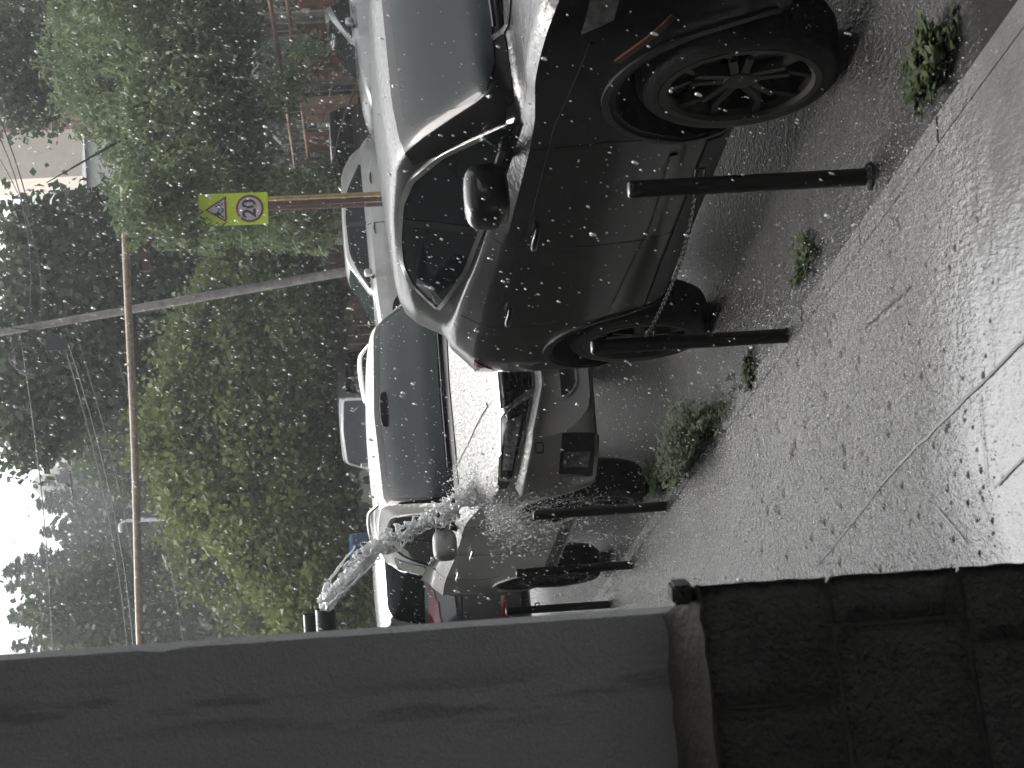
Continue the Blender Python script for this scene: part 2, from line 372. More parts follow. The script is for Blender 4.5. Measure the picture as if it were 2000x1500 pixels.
class Car:
    def __init__(s, name, stations, paint, mid, heading, axles, wr, arch, track=.80, tw=.235, nosek=.1, tailk=.1, rake=.06, n=100, **kw):
        s.root = empty(name, (mid[0], mid[1], mid[2] if len(mid) > 2 else 0), heading, **kw); s.paint = paint
        V, F = loft(stations, n, 4, nosek, tailk, rake)
        me = bpy.data.meshes.new('body'); me.from_pydata(V.tolist(), [], F); me.update()
        bm = bmesh.new(); bm.from_mesh(me); bmesh.ops.recalc_face_normals(bm, faces=bm.faces[:]); bm.to_mesh(me); bm.free()
        tmp = bpy.data.objects.new('body_raw', me); col.objects.link(tmp)
        cut = MB()
        for ax in axles:
            for sg in (-1, 1):
                n_ = 40; pr = [(arch*math.cos(2*math.pi*k/n_)*1.02, arch*math.sin(2*math.pi*k/n_)) for k in range(n_)]
                cut.prism(pr, .62, lambda a, b, d, ax=ax, sg=sg: (ax+a, sg*(.52+d), wr+.02+b))
        co = cut.build('cutter', 'black_plastic')
        md = tmp.modifiers.new('b', 'BOOLEAN'); md.operation = 'DIFFERENCE'; md.object = co; md.solver = 'EXACT'
        bpy.context.view_layer.update()
        dg = bpy.context.evaluated_depsgraph_get(); bme = bpy.data.meshes.new_from_object(tmp.evaluated_get(dg))
        bpy.data.objects.remove(tmp); bpy.data.objects.remove(co)
        bme.name = 'body'; bme.materials.clear(); bme.materials.append(MATS[paint]); bme.materials.append(MATS['black_plastic'])
        for p in bme.polygons:
            c = p.center; idx = 0
            for ax in axles:
                if math.hypot((c.x-ax)/1.02, c.z-wr-.02) < arch+.004 and .50 < abs(c.y) < 1.1:
                    nrm = p.normal
                    rad = Vector((c.x-ax, 0, c.z-wr-.02)).normalized()
                    if abs(nrm.dot(rad)) > .8 or abs(abs(c.y)-.52) < .004: idx = 1
            if c.z < .0: idx = 1
            p.material_index = idx
        bme.shade_smooth(); bme.set_sharp_from_angle(angle=R(32))
        s.body = bpy.data.objects.new('body', bme); col.objects.link(s.body); s.body.parent = s.root
        s.bvh = BVHTree.FromPolygons([v.co.copy() for v in bme.vertices], [tuple(p.vertices) for p in bme.polygons])
        s.wheels(axles, wr, track, tw)
    def wheels(s, axles, wr, track, tw):
        proto = None
        for ax in axles:
            for sg in (-1, 1):
                if proto is None:
                    we = bpy.data.objects.new('wheel', None); col.objects.link(we); we.parent = s.root
                    rr = wr*.775; h = tw/2
                    pr = [(rr-.015, -h*.8), (rr+.01, -h), (wr-.035, -h), (wr-.012, -h*.85), (wr, -h*.6), (wr, h*.6), (wr-.012, h*.85), (wr-.035, h), (rr+.01, h), (rr-.015, h*.8)]
                    ty = MB().lathe(pr, 56).build('tyre', 'rubber', we, 40)
                    b = MB()      # outer face looks to -y
                    b.lathe([(rr-.02, h), (rr-.03, -h*.2), (rr-.035, -h*.7), (rr-.004, -h*.92), (rr+.006, -h*1.02), (rr-.018, -h*1.02), (rr-.03, -h*.9)], 56)
                    b.lathe([(.0, -h*.80), (.03, -h*.82), (.055, -h*.78), (.062, -h*.6), (.062, 0)], 24)
                    for k in range(5):
                        a0 = 2*math.pi*k/5+math.pi/2+.1
                        for e in (-1, 1):
                            a1 = a0+e*.10; a2 = a0+e*.34
                            def P(r_, a, o, y): return (r_*math.cos(a)-o*math.sin(a), y, r_*math.sin(a)+o*math.cos(a))
                            for (ra, aa, rb, ab, wa, wb_) in ((.045, a0+e*.35, rr*.62, a1+e*.07, .016, .011), (rr*.62, a1+e*.07, rr-.02, a2, .011, .013)):
                                V = []
                                for (r_, a, wd, yy) in ((ra, aa, wa, -h*.74), (rb, ab, wb_, -h*.84)):
                                    V += [P(r_, a, -wd, yy), P(r_, a, wd, yy), P(r_, a, wd*1.25, yy+.045), P(r_, a, -wd*1.25, yy+.045)]
                                b.add(V, [(0, 1, 5, 4), (1, 2, 6, 5), (2, 3, 7, 6), (3, 0, 4, 7), (0, 3, 2, 1), (4, 5, 6, 7)])
                    b.build('rim', 'rim_metal', we, 35)
                    MB().lathe([(.0, -h*.1), (rr*.6, -h*.1), (rr*.6, h*.2), (0, h*.2)], 32).build('brake_disc', 'rim_dark', we, 35)
                    proto = we
                else: we = copy_tree(proto, s.root)
                we.location = (ax, sg*track, wr); we.rotation_euler = (0, random.uniform(0, .9), 0) if sg < 0 else (0, random.uniform(0, 1), math.pi)
    def hit(s, a, b, mode):
        if mode[0] == 's':
            sg = -1 if mode == 's-' else 1; o = Vector((a, sg*3, b)); d = Vector((0, -sg, 0))
        elif mode == 'f': o = Vector((6, a, b)); d = Vector((-1, 0, 0))
        elif mode == 'r': o = Vector((-6, a, b)); d = Vector((1, 0, 0))
        else: o = Vector((a, b, 5)); d = Vector((0, 0, -1))
        p, nrm, i, _ = s.bvh.ray_cast(o, d)
        if p is None:
            p, nrm, i, _ = s.bvh.find_nearest(o+d*(2.1 if mode[0] == 's' else 3.7))
            if p is None: return o, -d
        if nrm.dot(d) > 0: nrm = -nrm
        return p, nrm
    def patch(s, name, grid, mode, off, mat, parent=None, offs=None, skirt=.012):
        n, m = len(grid), len(grid[0]); V = []; B = []
        for i in range(n):
            for j in range(m):
                p, nr = s.hit(grid[i][j][0], grid[i][j][1], mode)
                o_ = off if offs is None else offs[j]
                V.append(p+nr*o_); B.append(p-nr*skirt)
        F = [(i*m+j, i*m+j+1, (i+1)*m+j+1, (i+1)*m+j) for i in range(n-1) for j in range(m-1)]
        ring = [(0, j) for j in range(m)]+[(i, m-1) for i in range(1, n)]+[(n-1, j) for j in range(m-2, -1, -1)]+[(i, 0) for i in range(n-2, 0, -1)]
        idx = [i*m+j for i, j in ring]; base = len(V); V += [B[k] for k in idx]; L = len(idx)
        F += [(idx[k], idx[(k+1) % L], base+(k+1) % L, base+k) for k in range(L)]
        return MB().add(V, F).build(name, mat, parent or s.root, 40)
    def cols(s, name, x0, x1, lo, hi, mode, off, mat, n=40, m=8, parent=None, **kw):
        g = []
        for x in np.linspace(x0, x1, n):
            a = np.interp(x, *zip(*sorted(lo))); b = np.interp(x, *zip(*sorted(hi))); g.append([(x, a+(b-a)*j/(m-1)) for j in range(m)])
        return s.patch(name, g, mode, off, mat, parent, **kw)
    def quad(s, name, pts, mode, off, mat, n=14, m=8, parent=None, **kw):
        p00, p10, p11, p01 = [np.array(p, float) for p in pts]; g = []
        for i in range(n):
            t = i/(n-1); a = p00+(p10-p00)*t; b = p01+(p11-p01)*t
            g.append([tuple(a+(b-a)*j/(m-1)) for j in range(m)])
        return s.patch(name, g, mode, off, mat, parent, **kw)
    def strip(s, name, pts, width, mode, off, mat, n=40, parent=None, m=3, **kw):
        pts = np.array(pts, float); L = np.r_[0, np.cumsum(np.hypot(*np.diff(pts, axis=0).T))]; q = np.linspace(0, L[-1], n)
        c = np.stack([np.interp(q, L, pts[:, 0]), np.interp(q, L, pts[:, 1])], 1)
        if len(pts) > 2:
            for _ in range(2): c[1:-1] = (c[:-2]+2*c[1:-1]+c[2:])/4
        t = np.gradient(c, axis=0); t /= np.linalg.norm(t, axis=1)[:, None]+1e-9; nn = np.stack([-t[:, 1], t[:, 0]], 1)
        g = [[tuple(c[i]+nn[i]*width*(j/(m-1)-.5)) for j in range(m)] for i in range(n)]
        return s.patch(name, g, mode, off, mat, parent, **kw)
    def mirror(s, x, y, z, mat, size=(.075, .13, .085), glass=True):
        for sg in (-1, 1):
            mb = MB().super((x, sg*y, z), size, .6, 24, 14, rz=sg*-.12)
            o = mb.build('mirror', mat, s.root, 180)
            MB().tube([(x+.02, sg*(y-.10), z-.06), (x+.03, sg*(y-.2), z-.1)], .03, 8).build('mirror_arm', 'black_plastic', o, 40)
            if glass: MB().super((x-size[0]*.8, sg*y, z), (.02, size[1]*.86, size[2]*.82), .5, 20, 8).build('mirror_glass', 'grey_glass', o, 180)
    def handle(s, x, z, mode, mat, ln=.2):
        p, nr = s.hit(x, z, mode)
        h = MB(); pts = [p+Vector((ln*(t-.5), 0, .008*math.sin(math.pi*t)))+nr*(.008+.034*math.sin(math.pi*t)**.5) for t in np.linspace(0, 1, 9)]
        h.tube(pts, [.009, .012, .014, .015, .015, .015, .014, .012, .009], 8); return h.build('door_handle', mat, s.root, 60)

def mirror2(fn):
    for sg in (-1, 1): fn(sg, 's-' if sg < 0 else 's+')
exec_cars = []

# ---- dark SUV (nearest)
TH = R(16.34)
d_ = np.array([math.sin(TH), -math.cos(TH)]); hub_f = at_z(146, 1442, .365); hub_r = at_z(650, 1245, .365)
lf = np.array([-d_[1], d_[0]])
mid_dark = ((hub_f+hub_r)/2)[:2]+lf*.88           # hubs measured on the outer face of the near wheels
HEAD = math.atan2(d_[1], d_[0])
DARK = [
 (2.38, .30, .58, .64, .55, .64, .94, .58, .965, .985),
 (2.24, .26, .78, .84, .55, .82, 1.02, .765, 1.05, 1.07),
 (1.95, .24, .87, .925, .6, .91, 1.085, .86, 1.115, 1.14),
 (1.60, .24, .88, .935, .6, .922, 1.10, .875, 1.13, 1.165),
 (1.42, .25, .88, .93, .6, .923, 1.09, .875, 1.12, 1.178),
 (1.22, .28, .88, .93, .6, .922, 1.08, .872, 1.115, [(.86, 1.13), (.83, 1.19), (.78, 1.243), (.64, 1.272), 1.295]),
 (.35, .28, .88, .93, .6, .922, 1.11, .870, 1.175, [(.855, 1.20), (.79, 1.40), (.735, 1.550), (.61, 1.605), 1.635]),
 (-.25, .28, .88, .93, .6, .922, 1.135, .868, 1.22, [(.85, 1.245), (.79, 1.42), (.74, 1.566), (.62, 1.622), 1.655]),
 (-1.0, .28, .88, .935, .62, .930, 1.165, .850, 1.29, [(.83, 1.315), (.775, 1.45), (.725, 1.55), (.61, 1.605), 1.635]),
 (-1.6, .28, .89, .94, .62, .932, 1.185, .83, 1.325, [(.785, 1.35), (.735, 1.44), (.685, 1.51), (.57, 1.557), 1.585]),
 (-1.95, .32, .87, .92, .65, .905, 1.19, .80, 1.275, [(.70, 1.295), (.645, 1.335), (.59, 1.37), (.51, 1.40), 1.415]),
 (-2.14, .38, .80, .86, .68, .85, 1.14, .75, 1.20, 1.235),
 (-2.28, .46, .68, .74, .7, .72, 1.02, .64, 1.08, 1.10)]
car = Car('dark_suv', DARK, 'dark_paint', mid_dark, HEAD, (1.46, -1.46), .365, .425, track=.815, tw=.235, nosek=.14, tailk=.16,
          label='nearest car, black SUV with chrome window trim and dark five-spoke wheels', cat='suv')
ws = car.cols('windshield', -.868, .868, [(-.868, 1.145), (-.6, 1.17), (0, 1.182), (.6, 1.17), (.868, 1.145)],
              [(-.868, 1.16), (-.742, 1.53), (-.66, 1.555), (-.5, 1.574), (0, 1.59), (.5, 1.574), (.66, 1.555), (.742, 1.53), (.868, 1.16)], 'f', .004, 'frit', n=60, m=14)
car.cols('pane', -.775, .775, [(-.775, 1.235), (-.70, 1.205), (0, 1.215), (.70, 1.205), (.775, 1.235)],
         [(-.775, 1.28), (-.675, 1.50), (-.60, 1.536), (-.12, 1.556), (-.07, 1.53), (.07, 1.53), (.12, 1.556), (.60, 1.536), (.675, 1.50), (.775, 1.28)], 'f', .007, 'pane', n=60, m=14, parent=ws)
WLO = [(1.12, 1.125), (.6, 1.165), (.1, 1.215), (-.5, 1.275), (-1.12, 1.385)]
WHI = [(1.12, 1.135), (.98, 1.22), (.68, 1.40), (.38, 1.515), (.1, 1.553), (-.3, 1.565), (-.62, 1.555), (-.86, 1.515), (-1.04, 1.435), (-1.12, 1.392)]
def dark_sides(sg, md):
    car.cols('side_window', -1.12, 1.12, WLO, WHI, md, .004, 'dark_glass', n=70, m=10)
    car.strip('window_trim', WLO, .020, md, .011, 'chrome', n=60)
    car.strip('window_trim', WHI, .020, md, .011, 'chrome', n=70)
    car.strip('pillar', [(.02, 1.24), (-.08, 1.55)], .07, md, .006, 'gloss_black', n=12)
    for pts in ([(1.02, .36), (1.07, .8), (.98, 1.13), (.96, 1.155)], [(0.0, .34), (-.02, .8), (.0, 1.21)], [(-.98, .78), (-1.06, .95), (-1.08, 1.28)], [(1.02, .36), (0, .34), (-.9, .36)]):
        car.strip('door_seam', pts, .008, md, .0015, 'seam', n=30)
    car.handle(.12, 1.0, md, 'dark_paint'); car.handle(-.88, 1.06, md, 'dark_paint')
    car.strip('sill_guard', [(.95, .345), (-.95, .345)], .10, md, .008, 'black_plastic', n=30)
    a_ = np.linspace(-.15, math.pi+.15, 40)
    for ax in (1.46, -1.46): car.strip('arch_trim', [(ax+.455*math.cos(q), .385+.450*math.sin(q)) for q in a_], .05, md, .010, 'black_plastic', n=44)
    car.strip('body_crease', [(1.85, .93), (1.2, 1.0), (.2, 1.03)], .016, md, .007, 'dark_paint', n=40)
    car.strip('body_crease', [(.9, .52), (.2, .50), (-.9, .56)], .03, md, .010, 'dark_paint', n=40)
    car.quad('headlight', [(1.90, .97), (2.18, .93), (2.20, .83), (1.97, .87)], md, .006, 'lamp_lens')
    car.strip('side_marker', [(1.73, .835), (1.98, .675)], .024, md, .007, 'amber_rust', n=10)
    car.quad('taillight', [(-1.62, 1.20), (-2.0, 1.18), (-2.02, 1.08), (-1.80, 1.10)], md, .006, 'red_lens')
mirror2(dark_sides)
car.mirror(.80, 1.02, 1.245, 'black_paint', (.085, .125, .088))
car.quad('grille', [(-.42, .78), (.42, .78), (.46, .58), (-.46, .58)], 'f', .006, 'gloss_black')
car.quad('lower_grille', [(-.5, .48), (.5, .48), (.4, .36), (-.4, .36)], 'f', .006, 'black_plastic')
for sg in (-1, 1): car.quad('headlight', [(sg*.45, .80), (sg*.72, .86), (sg*.74, .78), (sg*.47, .72)], 'f', .006, 'lamp_lens')
car.quad('rear_window', [(-.55, 1.50), (.55, 1.50), (.62, 1.27), (-.62, 1.27)], 'r', .005, 'dark_glass')
for sg in (-1, 1): car.quad('taillight', [(sg*.35, 1.12), (sg*.74, 1.15), (sg*.74, 1.04), (sg*.38, 1.06)], 'r', .006, 'red_lens')
for sg in (-1, 1): car.strip('hood_crease', [(1.25, sg*.62), (2.1, sg*.46)], .02, 't', .006, 'dark_paint', n=20)
for y0 in (-.1, .45): # wipers
    p0, n0 = car.hit(y0+.05, 1.19, 'f'); p1, n1 = car.hit(y0-.48, 1.187, 'f')
    MB().tube([p0+n0*.03, (p0+p1)/2+n0*.035, p1+n1*.025], .008, 6).build('wiper', 'black_plastic', car.root, 40)
DARKCAR = car

# ---- silver SUV
TS = R(16); ds = np.array([math.sin(TS), -math.cos(TS)]); ls = np.array([-ds[1], ds[0]]); mid_s = np.array([-.318, 13.16])
SILVER = [
 (2.38, .42, .58, .66, .62, .66, .86, .58, .93, .955),
 (2.26, .38, .80, .86, .62, .84, .93, .76, .985, 1.01),
 (1.95, .36, .90, .94, .66, .92, 1.02, .83, 1.075, 1.095),
 (1.45, .36, .90, .95, .66, .935, 1.12, .85, 1.165, 1.185),
 (1.20, .36, .90, .95, .66, .935, 1.16, .86, 1.20, 1.23),
 (1.02, .36, .90, .95, .66, .935, 1.18, .868, 1.22, [(.85, 1.24), (.81, 1.31), (.75, 1.36), (.62, 1.39), 1.405]),
 (.42, .36, .90, .95, .66, .935, 1.20, .868, 1.25, [(.85, 1.275), (.775, 1.53), (.68, 1.70), (.57, 1.755), 1.785]),
 (-.3, .36, .90, .95, .66, .935, 1.23, .868, 1.29, [(.848, 1.315), (.785, 1.56), (.70, 1.73), (.59, 1.79), 1.82]),
 (-1.4, .36, .90, .95, .68, .935, 1.28, .865, 1.36, [(.84, 1.385), (.775, 1.57), (.685, 1.71), (.58, 1.77), 1.795]),
 (-2.0, .40, .88, .92, .7, .91, 1.28, .84, 1.355, [(.79, 1.40), (.735, 1.52), (.655, 1.62), (.55, 1.67), 1.69]),
 (-2.2, .44, .82, .87, .7, .86, 1.18, .76, 1.25, 1.29),
 (-2.34, .5, .7, .76, .72, .74, 1.02, .65, 1.08, 1.10)]
car = Car('silver_suv', SILVER, 'silver_paint', mid_s, math.atan2(ds[1], ds[0]), (1.42, -1.40), .375, .45, track=.82, tw=.24, nosek=.16, tailk=.12, rake=.05,
          label='silver SUV with water from the downpipe splashing on its bonnet', cat='suv')
ws = car.cols('windshield', -.79, .79, [(-.79, 1.235), (0, 1.25), (.79, 1.235)], [(-.79, 1.26), (-.665, 1.685), (-.6, 1.715), (0, 1.745), (.6, 1.715), (.665, 1.685), (.79, 1.26)], 'f', .004, 'frit', n=60, m=14)
car.cols('pane', -.735, .735, [(-.735, 1.275), (0, 1.29), (.735, 1.275)], [(-.735, 1.33), (-.64, 1.64), (-.60, 1.665), (0, 1.695), (.60, 1.665), (.64, 1.64), (.735, 1.33)], 'f', .007, 'pane_pale', n=60, m=14, parent=ws)
p0, n0 = car.hit(0, 1.66, 'f'); MB().super(p0+n0*.012, (.012, .13, .035), .6, 18, 8).build('rear_view_mirror', 'black_plastic', ws, 180)
car.cols('cowl', -.80, .80, [(-.8, 1.205), (0, 1.222), (.8, 1.205)], [(-.8, 1.232), (0, 1.247), (.8, 1.232)], 'f', .007, 'black_plastic', n=50, m=4)
SLO = [(1.0, 1.265), (.5, 1.285), (-.3, 1.33), (-.92, 1.395)]
SHI = [(1.0, 1.275), (.85, 1.40), (.6, 1.56), (.4, 1.655), (.1, 1.69), (-.5, 1.69), (-.78, 1.60), (-.92, 1.405)]
def silver_sides(sg, md):
    car.cols('side_window', -.92, 1.0, SLO, SHI, md, .004, 'dark_glass', n=60, m=9)
    car.strip('window_trim', SLO, .022, md, .011, 'chrome', n=50)
    car.strip('window_trim', SHI, .022, md, .010, 'gloss_black', n=50)
    car.strip('pillar', [(-.02, 1.33), (-.1, 1.68)], .08, md, .006, 'gloss_black', n=12)
    car.cols('quarter_window', -1.75, -1.02, [(-1.75, 1.46), (-1.02, 1.42)], [(-1.75, 1.52), (-1.6, 1.63), (-1.2, 1.66), (-1.02, 1.66)], md, .004, 'dark_glass', n=30, m=7)
    for pts in ([(.98, .45), (1.02, .85), (.95, 1.2)], [(-.02, .43), (-.02, 1.3)], [(-.95, .85), (-1.05, 1.0), (-1.0, 1.38)], [(.98, .45), (-.85, .45)]):
        car.strip('door_seam', pts, .009, md, .0015, 'seam', n=30)
    car.handle(.07, 1.10, md, 'chrome', .22); car.handle(-.80, 1.18, md, 'chrome', .22)
    car.strip('sill_guard', [(.92, .46), (-.88, .46)], .09, md, .008, 'black_plastic', n=30)
    a_ = np.linspace(-.1, math.pi+.1, 40)
    for ax in (1.42, -1.40): car.strip('arch_trim', [(ax+.475*math.cos(q), .395+.470*math.sin(q)) for q in a_], .045, md, .012, 'silver_paint', n=44)
    pts = []
    for t in np.linspace(0, 1, 24):
        x = .35-1.85*t; p, nr = car.hit(x, sg*.60, 't')
        pts.append(p+Vector((0, 0, .055*min(1, math.sin(math.pi*t)*2.2)-.005)))
    MB().tube(pts, [.012+.010*math.sin(math.pi*t) for t in np.linspace(0, 1, 24)], 8).build('roof_rail', 'chrome', car.root, 60)
    car.quad('headlight_side', [(1.95, 1.0), (2.18, .985), (2.2, .90), (1.98, .94)], md, .004, 'lamp_dark')
    car.quad('taillight', [(-1.95, 1.22), (-2.18, 1.2), (-2.2, 1.0), (-2.0, 1.02)], md, .006, 'red_lens')
mirror2(silver_sides)
car.mirror(.70, 1.0, 1.315, 'silver_paint', (.075, .105, .085))
for sg in (-1, 1):
    q = [(sg*.52, .965), (sg*.865, .985), (sg*.875, .91), (sg*.41, .765)]
    hl = car.quad('headlight', q, 'f', .006, 'lamp_dark', n=22, m=10)
    car.quad('reflector', [(sg*.56, .945), (sg*.82, .965), (sg*.83, .915), (sg*.53, .835)], 'f', .009, 'lamp_lens', parent=hl)
    car.strip('headlight_trim', [q[0], q[1], q[2], q[3], q[0]], .012, 'f', .010, 'chrome', n=70)
    car.quad('bumper_lip', [(sg*.36, .742), (sg*.91, .892), (sg*.92, .838), (sg*.36, .684)], 'f', .0, 'silver_paint', n=20, m=6, offs=[.004, .024, .042, .056, .062, .055])
    fr = car.cols('fog_frame', sg*.66, sg*.87, [(sg*.66, .40), (sg*.87, .42)], [(sg*.66, .60), (sg*.87, .63)], 'f', .008, 'black_plastic', n=14, m=8)
    car.cols('fog_lamp', sg*.76, sg*.835, [(sg*.76, .435), (sg*.835, .445)], [(sg*.76, .595), (sg*.835, .605)], 'f', .013, 'lamp_lens', n=8, m=8, parent=fr)
    car.strip('fog_trim', [(sg*.66, .385), (sg*.88, .405), (sg*.89, .60)], .02, 'f', .014, 'silver_paint', n=30)
gr = car.cols('grille', -.48, .48, [(-.48, .94), (-.36, .755), (.36, .755), (.48, .94)], [(-.48, .955), (0, .965), (.48, .955)], 'f', .005, 'gloss_black', n=60, m=9)
car.strip('grille_trim', [(-.49, .962), (0, .972), (.49, .962)], .018, 'f', .014, 'chrome', n=40)
car.strip('grille_trim', [(-.49, .955), (-.365, .752), (.365, .752), (.49, .955)], .014, 'f', .012, 'chrome', n=80)
car.quad('bumper_lip', [(-.36, .742), (.36, .742), (.36, .684), (-.36, .684)], 'f', .0, 'silver_paint', n=20, m=6, offs=[.004, .024, .042, .056, .062, .055])
for k in range(4): car.strip('grille_bar', [(-.36+.02*k, .80+.038*k-.02), (.36-.02*k, .80+.038*k-.02)], .008, 'f', .012, 'black_plastic', n=30)
MB().super(car.hit(0, .86, 'f')[0]+Vector((.012, 0, 0)), (.012, .085, .04), .9, 20, 10).build('badge', 'chrome', gr, 180)
lg = car.cols('lower_grille', -.42, .42, [(-.42, .54), (-.36, .495), (.36, .495), (.42, .54)], [(-.42, .585), (.42, .585)], 'f', .006, 'black_plastic', n=40, m=5)
car.strip('lower_trim', [(-.43, .585), (-.42, .53), (-.36, .487), (.36, .487), (.42, .53), (.43, .585)], .012, 'f', .012, 'chrome', n=70)
car.cols('number_plate', -.26, .26, [(-.26, .60), (.26, .60)], [(-.26, .70), (.26, .70)], 'f', .02, 'plate', n=8, m=4)
car.strip('tow_cap', [(-.755, .72), (-.70, .72), (-.70, .765), (-.755, .765), (-.755, .72)], .006, 'f', .003, 'seam', n=40)
car.quad('rear_window', [(-.6, 1.66), (.6, 1.66), (.66, 1.33), (-.66, 1.33)], 'r', .005, 'dark_glass')
for sg in (-1, 1): car.strip('hood_crease', [(1.25, sg*.55), (1.7, sg*.50), (2.12, sg*.40)], .03, 't', .008, 'silver_paint', n=24)
pr, _ = car.hit(-.9, 0, 't'); MB().prism([(0, 0), (.16, 0), (.02, .075), (0, .07)], .03, lambda a, b, d: (pr.x-a, -.015+d, pr.z-.005+b)).build('antenna_fin', 'silver_paint', car.root)
for y0 in (-.05, .5):
    p0, n0 = car.hit(y0+.05, 1.262, 'f'); p1, n1 = car.hit(y0-.5, 1.258, 'f')
    MB().tube([p0+n0*.02, p1+n1*.02], .007, 6).build('wiper', 'black_plastic', car.root, 40)
SILV = car

# ---- generic bodies for the cars further back
def shift(stt, dz=0, sy=1, sz=1, sx=1):
    out = []
    for s_ in stt:
        g = s_[9]
        z = lambda q: q*sz+dz
        g = z(g) if isinstance(g, (int, float)) else [(a*sy, z(b)) for a, b in g[:-1]]+[z(g[-1])]
        out.append((s_[0]*sx, z(s_[1]), s_[2]*sy, s_[3]*sy, z(s_[4]), s_[5]*sy, z(s_[6]), s_[7]*sy, z(s_[8]), g))
    return out
SEDAN = [
 (2.2, .28, .55, .62, .5, .58, .68, .5, .73, .75), (2.05, .24, .74, .80, .5, .76, .75, .68, .80, .83), (1.7, .22, .80, .85, .55, .82, .84, .74, .89, .93),
 (1.1, .22, .81, .86, .55, .84, .90, .77, .95, .99), (.9, .22, .81, .86, .55, .84, .91, .78, .96, [(.77, .97), (.74, 1.01), (.68, 1.05), (.55, 1.08), 1.10]),
 (.2, .22, .81, .86, .55, .84, .93, .79, .98, [(.77, 1.0), (.69, 1.2), (.60, 1.35), (.5, 1.40), 1.42]), (-.5, .22, .81, .86, .55, .84, .94, .79, .99, [(.77, 1.01), (.69, 1.22), (.61, 1.37), (.5, 1.42), 1.44]),
 (-1.1, .24, .81, .86, .55, .84, .95, .79, 1.0, [(.75, 1.02), (.67, 1.19), (.58, 1.31), (.48, 1.36), 1.38]), (-1.6, .26, .80, .85, .58, .83, .96, .76, 1.01, [(.70, 1.025), (.66, 1.06), (.58, 1.09), (.48, 1.10), 1.11]),
 (-1.85, .3, .77, .82, .58, .80, .95, .72, 1.0, 1.03), (-2.15, .36, .62, .70, .6, .66, .9, .58, .95, .97)]
HATCH = SEDAN[:7]+[(-1.2, .24, .81, .86, .55, .84, .97, .79, 1.03, [(.76, 1.05), (.69, 1.22), (.61, 1.35), (.5, 1.40), 1.42]), (-1.65, .28, .80, .84, .58, .82, .98, .75, 1.05, [(.68, 1.07), (.64, 1.13), (.58, 1.18), (.48, 1.21), 1.22]),
 (-1.85, .34, .72, .77, .58, .75, .93, .67, .99, 1.02), (-1.95, .4, .62, .68, .6, .66, .88, .58, .93, .95)]
def small_car(name, stations, paint, loc, heading, hz, label, glass='grey_glass', sedan=True, trim='black_plastic'):
    c = Car(name, stations, paint, loc, heading, (1.3, -1.25), .31, .355, track=.74, tw=.2, n=70, label=label, cat='car')
    z = lambda q: q*hz
    wsd = c.cols('windshield', -.70, .70, [(-.7, z(.985)), (.7, z(.985))], [(-.7, z(1.01)), (-.57, z(1.33)), (0, z(1.37)), (.57, z(1.33)), (.7, z(1.01))], 'f', .005, glass, n=30, m=8)
    def sides(sg, md):
        lo = [(.85, z(1.01)), (-1.35, z(1.06))]; hi = [(.85, z(1.02)), (.5, z(1.2)), (.2, z(1.31)), (-.4, z(1.345)), (-.9, z(1.31)), (-1.35, z(1.08))]
        c.cols('side_window', -1.35, .85, lo, hi, md, .005, glass, n=40, m=7)
        c.strip('window_trim', hi, .03, md, .009, trim, n=40)
        c.strip('pillar', [(-.28, z(1.03)), (-.32, z(1.33))], .07, md, .008, 'black_plastic', n=8)
        c.strip('door_seam', [(-.25, z(.35)), (-.25, z(1.0))], .012, md, .002, 'seam', n=12)
        c.handle(-.15, z(.88), md, 'black_plastic'); c.handle(-1.05, z(.9), md, 'black_plastic')
        c.quad('taillight', [(-1.75, z(.94)), (-1.95, z(.9)), (-1.95, z(.78)), (-1.78, z(.8))], md, .006, 'red_lens')
        c.quad('headlight', [(1.75, z(.80)), (2.05, z(.74)), (2.05, z(.66)), (1.8, z(.70))], md, .006, 'lamp_lens')
    mirror2(sides)
    c.mirror(.66, .93, z(1.04), paint, (.06, .1, .07), False)
    c.quad('rear_window', [(-.48, z(1.31)), (.48, z(1.31)), (.60, z(1.1)), (-.60, z(1.1))], 'r', .005, glass)
    for sg in (-1, 1): c.quad('headlight', [(sg*.35, z(.70)), (sg*.62, z(.73)), (sg*.62, z(.62)), (sg*.36, z(.61))], 'f', .006, 'lamp_lens')
    c.quad('grille', [(-.3, z(.66)), (.3, z(.66)), (.28, z(.52)), (-.28, z(.52))], 'f', .006, 'black_plastic')
    return c
GZ = .72    # level of the street beyond the car park
p = at_y(500, 715, 30); small_car('parked_car', HATCH, 'white_paint', (p[0], 30, GZ), R(197), 1, 'small white hatchback in the street, its nose beyond the roof of the black SUV', 'pane')
p = at_y(290, 715, 32); small_car('parked_car', shift(HATCH, 0, 1.04, 1.12), 'black_paint', (p[0]-.3, 32.4, GZ), R(182), 1.12, 'black car between the white hatchback and the pale silver car', 'dark_glass')
p = at_y(60, 715, 29); small_car('parked_car', shift(HATCH, 0, 1.04, 1.05), 'lightsilver_paint', (p[0]+.35, 29, GZ), R(194), 1.05, 'pale silver car in front of the rusty panels of the fence', 'pane')
